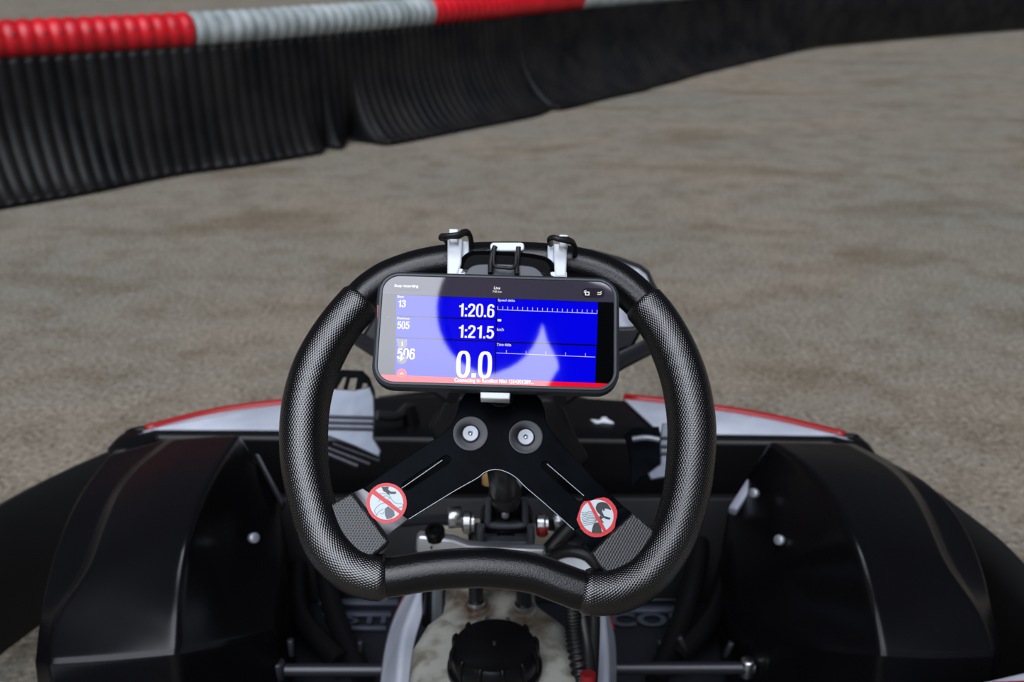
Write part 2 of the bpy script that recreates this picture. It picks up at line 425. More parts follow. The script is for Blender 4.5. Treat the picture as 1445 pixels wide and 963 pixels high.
labs = ['black ribbed barrier section at the left, its curled foot nearest the kart',
        'black ribbed barrier section standing behind the steering wheel, right of the notch in the foot',
        'short black ribbed barrier section between the small gap and the bend',
        'far black ribbed barrier section running off at the top right']
for a, c, lb in zip(cuts, cuts[1:], labs): wall_section(a, c, lb)

def rail_section(s0, s1, m, label):
    i0, i1 = int(s0/STEP), min(int(s1/STEP), len(rp)-1); pts = []
    for i in range(i0, i1+1): pts.append(rp[i]+Vector((0, 0, BR)) - nrm_at(rp, i)*0.0)
    def rr(i, f): ph = ((i+i0)*STEP/RIB) % 1.0; return BR - .016 + .017*(abs(math.sin(PI*ph))**.32)
    bm = bmesh.new(); sweep(bm, pts, rr, 24)
    r = obj('rail_pipe', bm, m); tag(r, label, 'pipe', 'red and white corrugated pipes capping the barrier')
    return r, i0, i1
# arc length of the colour changes
def arc_at(px, py):
    p = Z(px, py, .5); return min(range(len(rp)), key=lambda i: (rp[i]-p).length_squared)*STEP
sb = [0, arc_at(272, 68), arc_at(603, 38), arc_at(815, 15), arc_at(970, 1)]
while sb[-1] + 1.42 < railL: sb.append(sb[-1]+1.42)
sb[-1] = railL
rl = ['red corrugated pipe on the barrier, nearest one at the top left', 'long white corrugated pipe on the barrier, the nearest white one',
      'red corrugated pipe on the barrier between the two white ones', 'far white corrugated pipe on the barrier at the top edge',
      'red corrugated pipe just past the far white one at the top edge']
for k in range(min(len(sb)-1, 5)):
    r_, i0, i1 = rail_section(sb[k], sb[k+1]-.004, (m_rred, m_rwhite)[k % 2], rl[k])
    if k == 0:
        for j in range(i0+int(1.0/STEP)//1, i1, int(RIB/STEP)):
            pass
        q = [i for i in range(i0, i1) if abs(((i*STEP/RIB) % 1.0)-.5) < STEP/RIB/2]
        for c_, i in enumerate(q):
            if c_ % 3 == 2: continue
            nn = nrm_at(rp, i); dd = (nn*.94+Vector((0, 0, .30))).normalized()
            cyl('screw', rp[i]+Vector((0, 0, BR))+dd*(BR-.003), dd, .006, .006, m_hole, r_, 10)

# ================================================================== KART
kart = empty('go_kart', (0, 1.0, 0), 'black rental go-kart with white and red front bodywork seen from the driver seat', 'go-kart')

# ---- front bumper: black body, white deck, red edge
BZ = .27
def arcpt(px, py, z=BZ): return Z(px, py, z)
rear = [arcpt(x, y) for x, y in ((206, 604), (400, 602), (700, 603), (1000, 608), (1192, 613))]
front = [arcpt(x, y) for x, y in ((206, 603), (300, 580), (395, 567), (520, 556), (700, 551), (880, 559), (1013, 575), (1100, 590), (1192, 612))]
fc = catmull(front, 6)
def deck(name, x0, x1, m, zoff, inset=0.0, xin0=None):
    # region of the segment between straight rear edge and front arc, between x0 and x1
    top = [p for p in fc if x0 <= p.x <= x1]
    return top
ry = lambda x: rear[0].y + (x-rear[0].x)/(rear[-1].x-rear[0].x)*(rear[-1].y-rear[0].y)
xl, xr = fc[0].x, fc[-1].x
def wing(name, x0, x1, inner, m, lab=None):
    top = [p for p in fc if x0 <= p.x <= x1]
    poly = [Vector((p.x, p.y-.012, BZ)) for p in top]
    poly += inner
    return prism(name, poly, (0, 0, -.003), m, kart, .001)
xi = arcpt(478, 560).x
wl_ = wing('bumper_panel', xl, xi, [Vector((xi+.03, ry(xi), BZ)), Vector((xl+.01, ry(xl)-.002, BZ))], m_white2)
xj = arcpt(862, 560).x; xk = arcpt(940, 602).x
wr_ = wing('bumper_panel', xj, xr, [Vector((xr-.01, ry(xr)-.002, BZ)), Vector((xk, ry(xk), BZ)), Vector((xk-.012, ry(xk)+.004, BZ))], m_white2)
wl_['label'] = 'left white bumper panel'; wr_['label'] = 'right white bumper panel'
for nm, a, c in (('left', xl, xi), ('right', xj, xr)):
    pts = [Vector((p.x, p.y, BZ-.004)) for p in fc if a <= p.x <= c]
    bm = bmesh.new(); sweep(bm, pts, lambda i, f: .0075, 10); o = obj('red_trim', bm, m_red, kart)
# bright glints on deck: sticker pieces
# black body under the deck
body = [Vector((p.x, p.y+.004, BZ-.03)) for p in fc]
wide = [Z(1215, 622, .26), Z(1237, 645, .25), Z(1232, 700, .2)]
widel = [Z(150, 700, .2), Z(152, 645, .25), Z(180, 615, .26)]
def bump_body():
    P = [Vector((p.x, p.y, 0)) for p in fc]
    P = [Z(152, 650, .25), Z(160, 628, .255), Z(186, 608, .26)] + [p for p in P[1:-1]] + [Z(1206, 617, .26), Z(1228, 632, .255), Z(1238, 655, .25)]
    R = [Vector((xr+.0, ry(xr)-.012, 0)), Vector((0, ry(0)-.012, 0)), Vector((xl, ry(xl)-.012, 0))]
    R = [Vector((P[-1].x-.03, ry(xr)-.06, 0)), Vector((xr-.02, ry(xr)-.012, 0)), Vector((xl+.02, ry(xl)-.012, 0)), Vector((P[0].x+.03, ry(xl)-.06, 0))]
    return [Vector((p.x, p.y, BZ-.0045)) for p in P+R]
bb = prism('bumper_body', bump_body(), (0, 0, -.17), m_black, kart, .010, 3)
# top rear ledge of the bumper (dark blue black band with light lip)
lp = [Z(x, y, .256) for x, y in ((158, 636), (176, 618), (205, 607), (330, 605), (700, 606), (1000, 611), (1185, 617), (1210, 622), (1228, 640))]
bm = bmesh.new(); sweep(bm, catmull(lp, 8), .0065, 12); obj('bumper_lip', bm, m_black, kart)
# rear face band below the lip
bf = [p+Vector((0, -.004, -.004)) for p in lp[1:-1]]
bm = bmesh.new(); a = [bm.verts.new(p) for p in bf]; c_ = [bm.verts.new(p+Vector((0, -.012, -.055))) for p in bf]
for i in range(len(a)-1): bm.faces.new((a[i], a[i+1], c_[i+1], c_[i]))
o = obj('bumper_band', bm, mat('blue_black_plastic', (.008, .010, .018, 1), .33, spec=.6), kart); solid(o, .01, 0)
# central nose part inside the rim opening
prism('nose_cone', [Z(x, y, .2) for x, y in ((520, 556), (610, 545), (800, 548), (868, 566), (905, 610), (880, 640), (560, 640), (525, 600))], (0, 0, -.06), m_black, kart, .02, 3)
prism('nose_reflection', [Z(x, y, .215) for x, y in ((548, 566), (612, 562), (600, 592), (556, 590))], (0, 0, -.02), mat('brown_reflection', srgb(58, 50, 42), .7), kart, .004)  # brown patch imitating a ground-like reflection on the dark nose

# ---- number panel in front of the wheel (seen from behind)
NF = Frame(Vector((0, 1.06, .55)), Vector((1, 0, 0)), Vector((0, -math.cos(math.radians(25)), math.sin(math.radians(25)))))
outl = [(548, 398), (575, 376), (640, 357), (725, 350), (800, 349), (835, 351), (872, 362), (905, 373), (917, 382), (924, 398), (936, 420), (930, 455), (905, 470), (893, 492), (860, 500), (700, 505), (560, 500), (520, 489), (508, 478), (524, 450)]
inl = [(560, 402), (590, 384), (650, 366), (725, 360), (800, 360), (835, 357), (872, 367), (902, 378), (912, 386), (918, 400), (927, 424), (910, 448), (893, 461), (700, 465), (560, 462), (540, 445)]
pn = plate('number_panel', [outl, inl], NF, .012, .014, m_black, kart, .004)
plate('panel_face', [[(x, y) for x, y in inl]], NF, .008, .006, m_panel, kart)
tube('panel_strut', [NF.hit(925, 485, .01), Y(875, 510, .97), Y(790, 562, .90)], .0095, m_darksteel, kart, smooth_path=False)
tube('panel_strut', [NF.hit(508, 480, .01), Y(560, 512, .97), Y(640, 560, .90)], .0085, m_darksteel, kart, smooth_path=False)
cyl('strut_bolt', NF.hit(922, 487, .02), WN, .005, .006, m_steel, kart, 12)

# ---- chassis rails, floor tray
fl = prism('floor_tray', [(-.50, .62, .045), (.52, .62, .045), (.50, 1.20, .045), (-.50, 1.20, .045)], (0, 0, -.012), m_floor, kart, .003)
prism('front_bulkhead', [Vector((-.42, 1.17, .046)), Vector((.42, 1.17, .046)), Vector((.42, 1.215, .19)), Vector((-.42, 1.215, .19))], (0, .015, 0), m_dark, kart, .003)
for x0, y0, x1, y1 in ((450, 838, 562, 852), (455, 862, 552, 868), (470, 882, 545, 887), (862, 838, 962, 846), (880, 855, 962, 862)):
    prism('floor_rib', [Z(x0, y0, .052), Z(x1, y0, .052), Z(x1, y1, .052), Z(x0, y1, .052)], (0, 0, -.006), m_letter, kart, .001, 1)
FF = Frame(Vector((0, .9, .05)), Vector((1, 0, 0)), Vector((0, 0, 1)))
u0, v0 = FF.uv(486, 881); u1, v1 = FF.uv(546, 868)
fit_text('embossed_letters', 'STI', FF, u0, u1, v0, v1, .001, m_letter, fl, 0, .03)
u0, v0 = FF.uv(862, 885); u1, v1 = FF.uv(967, 866)
fit_text('embossed_letters', 'COE', FF, u0, u1, v0, v1, .001, m_letter, fl, 0, .03)
for pts in ([Z(436, 700, .14), Z(452, 760, .12), Z(470, 860, .09), Z(515, 963, .07)], [Z(990, 700, .14), Z(985, 790, .12), Z(960, 880, .09), Z(925, 963, .07)],
            [Z(420, 800, .1), Z(425, 870, .09), Z(480, 935, .08)], [Z(1030, 790, .1), Z(1005, 870, .09), Z(955, 930, .08)]):
    tube('chassis_tube', pts, .014, m_black, kart)
for (a, c_) in (((403, 946), (560, 946)), ((845, 944), (1064, 943))):
    z_ = .13; o = tube('cross_rod', [Z(*a, z_), Z(*c_, z_)], .0075, m_darksteel, kart, smooth_path=False)
    e = Z(*(a if a[0] < 500 else c_), z_)
    cyl('rod_end', e+Vector((-.008, 0, -.012)), (0, 0, 1), .008, .024, m_steel if a[0] > 500 else m_darksteel, o)
for x, y, z_, dx in ((412, 925, .15, 0), (510, 925, .08, 0), (1023, 927, .12, .3), (968, 918, .12, -.5), (930, 924, .06, 0)):
    cyl('stud', Z(x, y, z_), Vector((dx, 0, 1)), .004, .022, m_darksteel, kart, 12)

# ---- side fairings
def fairing(grid, side, label):
    grid = [[(r[0][0], r[0][1], (r[1][2]-.020) if i < 3 else (.292, .272, .254, .226)[i-3])]+r[1:] for i, r in enumerate(grid)]
    grid = [[r[0], (r[1][0], r[1][1], r[1][2]-(.011 if i < 5 else .003)), (r[1][0]-side*(11 if i < 5 else 5), r[1][1], r[1][2]+.003)] + r[2:] for i, r in enumerate(grid)]
    bm = bmesh.new(); V = [[bm.verts.new(Z(x, y, z) if z is not None else x) for (x, y, z) in row] for row in grid]
    # closing skirt at the near end and at the far end
    near = [bm.verts.new(Vector((v.co.x, v.co.y-.022, .05))) for v in V[-1]]
    V.append([bm.verts.new(v.co + Vector((0, -.0042, -.0054))) for v in V[-1]]); V.append(near)
    far = [bm.verts.new(Vector((v.co.x, v.co.y+.02, .10))) for v in V[0]]
    V.insert(0, far)
    # outer skirt going down
    outc = [bm.verts.new(Vector((r[0].co.x + side*.012, r[0].co.y, min(.06, r[0].co.z)))) for r in V]
    inc = [bm.verts.new(Vector((r[-1].co.x - side*.006, r[-1].co.y, min(.06, r[-1].co.z)))) for r in V]
    V = [[o_]+r+[i_] for o_, r, i_ in zip(outc, V, inc)]
    for a, c in zip(V, V[1:]):
        for k in range(len(a)-1): bm.faces.new((a[k], a[k+1], c[k+1], c[k]))
    bmesh.ops.recalc_face_normals(bm, faces=bm.faces)
    cr = bm.edges.layers.float.get('crease_edge') or bm.edges.layers.float.new('crease_edge')
    bm.edges.ensure_lookup_table()
    def ce(a, c, val):
        for e in a.link_edges:
            if e.other_vert(a) is c: e[cr] = val
    nr = len(V)
    for i in range(nr-1):
        for k, val in ((1, .7), (2, .8), (3, .72), (5, .72), (6, .5), (7, .8)):
            ce(V[i][k], V[i+1][k], val)
    for k in range(len(V[0])-1):
        ce(V[-2][k], V[-2][k+1], .6); ce(V[-3][k], V[-3][k+1], .6); ce(V[1][k], V[1][k+1], .6)
    o = obj('side_fairing', bm, m_pod, kart); subs(o, 4); solid(o, .004, -1); o['label'] = label
    return o
# columns: outer edge, crease, panel middle, crest, inner mid, inner edge
GL = [[(152, 640, .27), (240, 617, .325), (290, 614, .34), (339, 611, .35), (362, 650, .29), (392, 700, .22)],
      [(112, 690, .272), (180, 660, .328), (240, 650, .35), (306, 660, .365), (345, 700, .29), (397, 745, .215)],
      [(86, 745, .268), (150, 705, .327), (212, 705, .35), (283, 705, .365), (335, 745, .285), (396, 790, .21)],
      [(70, 795, .262), (128, 765, .320), (195, 760, .343), (265, 760, .358), (328, 772, .278), (392, 815, .20)],
      [(60, 840, .252), (114, 812, .306), (182, 810, .318), (257, 812, .330), (322, 812, .262), (389, 838, .195)],
      [(55, 873, .240), (70, 868, .270), (165, 870, .281), (252, 868, .292), (318, 862, .248), (388, 865, .188)],
      [(50, 922, .222), (68, 929, .254), (160, 924, .261), (250, 915, .268), (320, 903, .232), (388, 888, .185)]]
GR = [[(1240, 645, .27), (1200, 624, .325), (1140, 622, .34), (1085, 622, .35), (1058, 665, .29), (1030, 712, .22)],
      [(1300, 672, .272), (1262, 655, .328), (1190, 652, .35), (1130, 648, .365), (1075, 700, .29), (1032, 750, .215)],
      [(1345, 712, .268), (1298, 692, .327), (1230, 690, .35), (1173, 695, .365), (1092, 750, .285), (1040, 800, .21)],
      [(1376, 765, .262), (1325, 745, .320), (1265, 748, .343), (1205, 756, .358), (1100, 790, .278), (1052, 840, .20)],
      [(1393, 815, .252), (1343, 800, .306), (1285, 800, .318), (1224, 812, .330), (1130, 830, .262), (1062, 865, .195)],
      [(1400, 858, .240), (1390, 862, .270), (1310, 862, .281), (1237, 868, .292), (1150, 865, .248), (1070, 880, .190)],
      [(1412, 905, .222), (1405, 918, .252), (1320, 922, .260), (1243, 917, .268), (1160, 910, .232), (1088, 898, .188)]]
fairing(GL, -1, 'left black fairing'); fairing(GR, 1, 'right black fairing')
# added bars imitating edge highlights, and bolts, on the fairings' inner sides
prism('fairing_highlight', [Z(357, 640, .30), Z(366, 640, .30), Z(402, 708, .24), Z(396, 714, .235)], (.0, .004, -.012), m_darksteel, kart, .002)
prism('fairing_highlight', [Z(1071, 650, .30), Z(1076, 668, .29), Z(1040, 720, .25), Z(1028, 716, .25)], (0, .004, -.012), mat('grey_highlight', (.25, .26, .32, 1), .4), kart, .002)
for x, y, z_ in ((1066, 697, .30), (1102, 763, .29), (356, 760, .29)):
    cyl('fairing_bolt', Z(x, y, z_), Vector((-1 if x > 700 else 1, -1, .8)), .006, .008, m_bolt, kart, 16)

# ---- wraparound bumper strips
def wrap(pts, label):
    P = catmull(pts, 8); bm = bmesh.new(); prof = [(.0, .235), (.016, .228), (.022, .20), (.022, .08), (.014, .045), (-.004, .035), (-.012, .06), (-.012, .21)]
    rings = []
    for i, p in enumerate(P):
        t_ = (P[min(i+1, len(P)-1)]-P[max(i-1, 0)]).normalized(); nn = Vector((t_.y, -t_.x, 0))
        rings.append([bm.verts.new((p.x+nn.x*d, p.y+nn.y*d, z)) for d, z in prof])
    for a, c in zip(rings, rings[1:]):
        for k in range(len(prof)): bm.faces.new((a[k], a[(k+1) % len(prof)], c[(k+1) % len(prof)], c[k]))
    bm.faces.new(rings[0]); bm.faces.new(list(reversed(rings[-1]))); bmesh.ops.recalc_face_normals(bm, faces=bm.faces)
    o = obj('side_bumper', bm, m_tyre, kart); o['label'] = label; return autosmooth(o, 60)
A = [Z(150, 640, .235), Z(80, 672, .235), Z(0, 715, .235), Z(-90, 775, .235)]
wrap([Vector((p.x, p.y, 0)) for p in [Z(195, 622, .235)]+A] + [Vector((-.70, .85, 0)), Vector((-.70, .5, 0))], 'left curved rubber bumper strip')
A = [Z(1200, 622, .235), Z(1262, 655, .235), Z(1322, 694, .235), Z(1400, 752, .235), Z(1450, 800, .235)]
wrap([Vector((p.x, p.y, 0)) for p in A] + [Vector((.62, .82, 0)), Vector((.62, .5, 0))], 'right curved rubber bumper strip')
# rear side pods, white with red, just entering the frame at the bottom corners
sp = prism('side_pod', [Z(1360, 964, .27), Z(1448, 944, .27), Z(1640, 900, .27), Z(1640, 1250, .27), Z(1360, 1250, .27)], (0, 0, -.2), m_white2, kart, .008, 3)
plate('pod_stripe', [[(1400, 962.5), (1448, 961), (1500, 962), (1500, 1010), (1400, 1010)]], Frame(Vector((0, .7, .271)), Vector((1, 0, 0)), Vector((0, 0, 1))), .0008, .0006, m_red, sp)
prism('side_pod', [Z(-160, 930, .22), Z(-3, 956, .22), Z(32, 965, .22), Z(32, 1250, .22), Z(-160, 1250, .22)], (0, 0, -.16), m_white2, kart, .008, 3)

# ---- pedals
def pedal(pts_plate, slots, frame_top, fr, label):
    p = plate('pedal', [pts_plate], fr, .010, .006, m_pedal, kart, .0015); p['label'] = label
    return p
PF = Frame(Z(490, 590, .37), Vector((1, 0, 0)), Vector((.10, -math.cos(math.radians(30)), math.sin(math.radians(30)))))
pd = plate('pedal', [[(448, 552), (470, 549), (500, 551), (522, 546), (528, 560), (529, 585), (527, 618), (538, 636), (535, 646), (500, 630), (462, 616), (446, 606)]], PF, .010, .008, m_pedal, kart, .002)
pd['label'] = 'grey metal brake pedal'
for yy in (589, 597, 605): tube('pedal_ridge', [PF.hit(448, yy-1, .012), PF.hit(527, yy+1, .012)], .0022, m_darksteel, pd, smooth_path=False)
plate('pedal_frame', [[(455, 548), (470, 527), (482, 522), (512, 523), (522, 533), (529, 552), (529, 566), (515, 556), (500, 561), (480, 556), (462, 560)], [(474, 550), (484, 532), (489, 532), (483, 553)], [(489, 554), (494, 533), (504, 533), (500, 555)], [(508, 554), (512, 540), (518, 541), (519, 553), (513, 556)]], PF, .0, .010, m_plate, kart, .001)
for a, c in (((462, 632), (522, 655)), ((463, 641), (505, 658)), ((470, 626), (535, 650))):
    tube('pedal_spring', [PF.hit(*a, -.02), PF.hit(*c, -.02)], .004, m_darksteel, kart, smooth_path=False)
prism('pedal_mount', [Z(460, 660, .16), Z(530, 664, .16), Z(530, 672, .16), Z(460, 666, .16)], (0, 0, -.02), m_bolt, kart, .002)
prism('pedal_arm', [Z(525, 585, .26), Z(560, 590, .26), Z(572, 640, .2), Z(595, 650, .18), Z(580, 690, .14), Z(540, 670, .16), Z(535, 640, .2)], (0, .02, -.02), m_black, kart, .005)
tube('brake_rod', [Z(532, 586, .30), Z(560, 588, .29), Z(575, 575, .28)], .007, m_darksteel, kart)
tube('brake_lever', [Z(575, 573, .29), Z(585, 610, .25), Z(600, 650, .2)], .012, m_black, kart)
PG = Frame(Z(925, 650, .34), Vector((1, 0, 0)), Vector((-.15, -math.cos(math.radians(30)), math.sin(math.radians(30)))))
pd = plate('pedal', [[(934, 598), (952, 596), (960, 640), (950, 672), (918, 678), (914, 668), (932, 655), (931, 625)]], PG, .010, .008, m_pedal, kart, .002)
pd['label'] = 'grey metal throttle pedal, mostly hidden by the grip'
for yy in (618, 630, 640): tube('pedal_ridge', [PG.hit(932, yy, .012), PG.hit(958, yy+1, .012)], .002, m_darksteel, pd, smooth_path=False)
plate('pedal_frame', [[(888, 640), (880, 615), (892, 604), (930, 602), (936, 640), (930, 668), (905, 675), (890, 690)]], PG, .004, .02, m_plate, kart, .002)
tube('pedal_highlight', [PG.hit(893, 620, .018), PG.hit(912, 618, .02), PG.hit(930, 621, .018)], .0035, m_bolt, kart)  # light grey tube standing in for a highlight line on the pedal
# bars seen between wheel and phone on the right, crumpled white wrap
for yy, rr_ in ((614, .008), (636, .007)): tube('frame_bar', [Z(815, yy-2, .24), Z(885, yy, .24)], rr_, m_darksteel, kart, smooth_path=False)
prism('frame_plate', [Z(818, 612, .235), Z(882, 612, .235), Z(876, 640, .22), Z(822, 642, .22)], (0, .01, -.01), mat('blue_black_steel', (.012, .015, .026, 1), .4), kart, .002)
bm = bmesh.new(); bmesh.ops.create_icosphere(bm, subdivisions=3, radius=1)
o_ = Z(852, 599, .26)
for v in bm.verts:
    k = 1 + .25*math.sin(7*v.co.x+3*v.co.y)+.2*math.sin(9*v.co.z+5*v.co.x)
    v.co = o_ + Vector((v.co.x*.019*k, v.co.y*.010*k, v.co.z*.008*k))
obj('cable_label', bm, m_white, kart)

# ---- steering column, shroud and fork block
AX = -WN
prism('column_shroud', [Y(602, 604, .93), Y(622, 566, .93), Y(640, 557, .93), Y(782, 560, .93), Y(797, 578, .93), Y(812, 612, .93), Y(835, 650, .93), Y(780, 690, .93), Y(640, 670, .93)], (0, .05, -.03), m_dark, kart, .008, 3)
cyl('steering_shaft', W.hit(707, 640, -.02), AX, .0125, .22, m_darksteel, kart)
cyl('shaft_boot', Y(714, 704, .85), -AX, .0145, .05, m_hose, kart)
fb = .87
prism('fork_block', [Y(690, 702, fb), Y(743, 702, fb), Y(741, 742, fb), Y(686, 742, fb)], (0, .04, 0), m_black, kart, .004)
prism('fork_block', [Y(677, 736, fb-.008), Y(752, 736, fb-.008), Y(752, 757, fb-.008), Y(677, 757, fb-.008)], (0, .04, 0), m_black, kart, .008, 3)
frm = mat('grey_edge', (.065, .068, .085, 1), .4)
tube('fork_frame', [Y(690, 704, fb-.01), Y(689, 730, fb-.01), Y(693, 741, fb-.01), Y(737, 741, fb-.01), Y(741, 730, fb-.01), Y(740, 704, fb-.01)], .0035, frm, kart, 4)
tube('fork_yoke', [Y(679, 742, fb-.02), Y(678, 763, fb-.02), Y(688, 772, fb-.02), Y(740, 773, fb-.02), Y(749, 764, fb-.02), Y(749, 742, fb-.02)], .0040, frm, kart, 4)
prism('base_plate', [Y(680, 766, fb-.02), Y(750, 766, fb-.02), Y(752, 776, fb-.02), Y(678, 776, fb-.02)], (0, .05, 0), frm, kart, .003)
cyl('nut', Y(713, 769, fb-.01), (0, -.35, 1), .013, .008, m_steel, kart, 6, .0005)
cyl('centre_pin', Y(713, 725, fb-.002), (0, -1, .2), .004, .006, m_bolt, kart, 12)
for x0, x1, r_ in ((652, 673, .0115), (756, 772, .0115)):
    lathe('tie_rod_bearing', [(0, 0), (r_*.6, 0), (r_, .002), (r_, .008), (r_*.85, .010), (r_*.85, .0125), (0, .0125)], axis_mat(Y(x0, 738 if x0 < 700 else 741, fb-.002), (1, 0, 0)), m_steel, kart, 24)
cyl('nut', Y(632, 731, fb), (1, .1, 0), .011, .014, m_steel, kart, 6, .0008)
cyl('nut', Y(781, 736, fb), (1, .1, .2), .010, .014, m_steel, kart, 6, .0008)
cyl('red_collar', Y(765, 755, fb-.01), (0, 0, 1), .006, .010, m_redsleeve, kart)
tube('tie_rod', [Y(560, 737, fb+.05), Y(632, 734, fb+.01), Y(655, 738, fb)], .006, m_darksteel, kart)
tube('tie_rod', [Y(772, 741, fb), Y(800, 742, fb+.02), Y(860, 735, fb+.06)], .006, m_darksteel, kart)
cyl('yellow_sleeve', Y(690, 684, .84), (0, .1, 1), .0068, .020, m_yellow, kart)
cyl('shaft_clamp', Y(715, 671, .85), AX, .018, .012, m_bolt, kart)
prism('beige_block', [Y(622, 744, .93), Y(680, 744, .93), Y(685, 775, .93), Y(636, 775, .93)], (0, .02, 0), m_beige, kart, .004)
prism('beige_block', [Y(748, 752, .93), Y(785, 748, .93), Y(775, 778, .93), Y(745, 778, .93)], (0, .02, 0), m_beige, kart, .004)
# silver clamp arm with black screw
ca = prism('clamp_arm', [Y(587, 763, .80), Y(590, 757, .80), Y(640, 763, .80), Y(662, 771, .80), Y(690, 774, .80), Y(770, 777, .80), Y(770, 790, .80), Y(590, 785, .80), Y(586, 778, .80)], (0, .012, 0), mat('cast_aluminium', (.62, .64, .66, 1), .35, metal=.85), kart, .003, 2)
lathe('clamp_screw', [(0, 0), (.0095, 0), (.0095, .009), (.008, .011), (.005, .011), (.0045, .008), (0, .008)], axis_mat(Y(614, 758, .807), (0, -.25, 1)), m_black, ca, 28)
cyl('screw', Y(609, 772, .797), (0, -1, .1), .0012, .003, m_hole, ca, 10)
# looped cable right of the column
cb = tube('brake_cable', [Y(850, 700, .86), Y(812, 738, .84), Y(775, 778, .82), Y(760, 800, .80)], .0085, m_hose, kart)
tube('cable_loop', [Y(772, 800, .80), Y(782, 784, .795), Y(805, 778, .79), Y(830, 785, .785), Y(848, 805, .78)], .0062, m_hose, kart)
wd = lathe('reservoir_cap', [(0, 0), (.021, 0), (.021, .004), (.019, .006), (0, .006)], axis_mat(Y(812, 802, .82), (0, -.6, .8)), m_white, kart)
cyl('nut', Y(808, 775, .83), (0, -.2, 1), .011, .012, m_darksteel, kart, 6)

# ---- fuel tank
TZ = .27
tk = [(575, 1010), (575, 963), (580, 905), (600, 873), (627, 853), (626, 838), (632, 780), (700, 762), (752, 770), (756, 842), (789, 866), (801, 876), (804, 904), (821, 931), (823, 1010)]
tko = prism('fuel_tank', [Z(x, y, TZ) for x, y in tk], (0, 0, -.20), m_tank, kart, .022, 5)
tank_nodes(m_tank, [(Z(668, 860, TZ), .020), (Z(742, 872, TZ), .014), (Z(645, 852, TZ), .014), (Z(735, 838, TZ), .004), (Z(692, 838, TZ), .012)])
capc = Z(698, 915, TZ+.025)
cp = lathe('tank_cap', [(0, .0265), (.002, .0265), (.003, .0255), (.036, .0250), (.0385, .024), (.041, .020), (.042, .012), (.042, .004), (.0455, .001), (.0455, -.004), (.040, -.005), (.040, -.024), (0, -.024)], Matrix.Translation(capc+Vector((0, 0, -.02))), m_black, kart, 64)
for k in range(12):
    a = 2*PI*k/12 + .2; c, s = math.cos(a), math.sin(a)
    pc = capc + Vector((c*.0415, s*.0415, -.018)); tube('cap_rib', [pc, pc+Vector((0, 0, .018)), pc+Vector((-c*.003, -s*.003, .0235))], .0022, m_black, cp, 3, 8)
cyl('cap_vent', capc+Vector((0, -.0, .0055)), (0, 0, 1), .0022, .0022, m_darksteel, cp, 12)
for x0, y0, x1, y1 in ((672, 852, 674, 800), (739, 857, 740, 800)):
    b0 = Z(x0, y0+6, TZ); h = tube('fuel_hose', [b0+Vector((0, 0, .0)), b0+Vector((0, .004, .05)), b0+Vector((0, .02, .09))], .0078, m_hose, kart)
    lathe('hose_collar', [(.0078, 0), (.0095, 0), (.0102, .002), (.0095, .0055), (.0078, .0055)], Matrix.Translation(b0+Vector((0, 0, .004))), m_steel, h, 24)
lathe('tank_boss', [(.015, 0), (.013, .005), (.0, .008)], Matrix.Translation(Z(672, 862, TZ-.003)), m_tank, kart)
lathe('tank_boss', [(.015, 0), (.013, .005), (.0, .008)], Matrix.Translation(Z(739, 867, TZ-.003)), m_tank, kart)
# white tank surround panels
def strip(name, cols, m, creases=(1,), label=None):
    bm = bmesh.new(); V = [[bm.verts.new(Z(*p)) for p in c] for c in cols]
    for a, c in zip(V, V[1:]):
        for k in range(len(a)-1): bm.faces.new((a[k], a[k+1], c[k+1], c[k]))
    bmesh.ops.recalc_face_normals(bm, faces=bm.faces)
    cr = bm.edges.layers.float.new('crease_edge')
    for ci in creases:
        for a, c in zip(V[ci], V[ci][1:]):
            for e in a.link_edges:
                if e.other_vert(a) is c: e[cr] = .6
    o = obj(name, bm, m, kart); subs(o, 3); solid(o, .005, 0)
    if label: o['label'] = label
    return o
strip('tank_surround', [[(601, 800, .17), (574, 838, .17), (547, 893, .17), (539, 963, .17), (535, 1020, .17)],
                        [(602, 800, .24), (588, 850, .24), (568, 893, .24), (563, 963, .24), (560, 1020, .24)],
                        [(603, 800, .235), (598, 866, .235), (583, 905, .235), (575, 963, .235), (572, 1020, .235)]], m_white2, label='left white tank surround')
strip('tank_surround', [[(846, 850, .235), (842, 900, .235), (839, 940, .235), (838, 980, .235), (836, 1020, .235)],
                        [(850, 852, .24), (853, 885, .24), (856, 920, .24), (856, 980, .24), (855, 1020, .24)],
                        [(851, 850, .18), (861, 880, .17), (868, 912, .17), (867, 980, .17), (866, 1020, .17)]], m_white2, label='right white tank surround')
tube('red_edge_strip', [Z(575, 832, .17), Z(566, 850, .17), Z(556, 872, .17)], .0011, m_redsleeve, kart)
tube('red_edge_strip', [Z(856, 850, .17), Z(861, 868, .17), Z(867, 888, .17)], .0011, m_redsleeve, kart)
tube('steering_support', [Z(616, 880, .22), Y(617, 800, .86)], .0062, m_bolt, kart, smooth_path=False)
tube('steering_support', [Z(603, 880, .22), Y(603, 800, .86)], .006, m_black, kart, smooth_path=False)
# corrugated hose and cables right of the tank
pts = catmull([Y(800, 820, .80), Y(806, 850, .79), Y(809, 880, .785), Y(813, 915, .775), Y(822, 970, .76)], 30)
bm = bmesh.new(); sweep(bm, pts, lambda i, f: .0082 + .0014*math.sin(i*1.25), 16); obj('corrugated_hose', bm, m_hose, kart)
tube('throttle_cable', [Y(815, 830, .81), Y(822, 870, .79), Y(829, 910, .775), Y(832, 953, .765)], .0065, m_hose, kart)
tube('throttle_cable', [Y(838, 850, .79), Y(838, 890, .78), Y(836, 940, .77), Y(834, 975, .76)], .0060, m_hose, kart)
tube('red_cable_sleeve', [Y(830, 951, .755), Y(830, 985, .75)], .0075, m_redsleeve, kart, smooth_path=False)

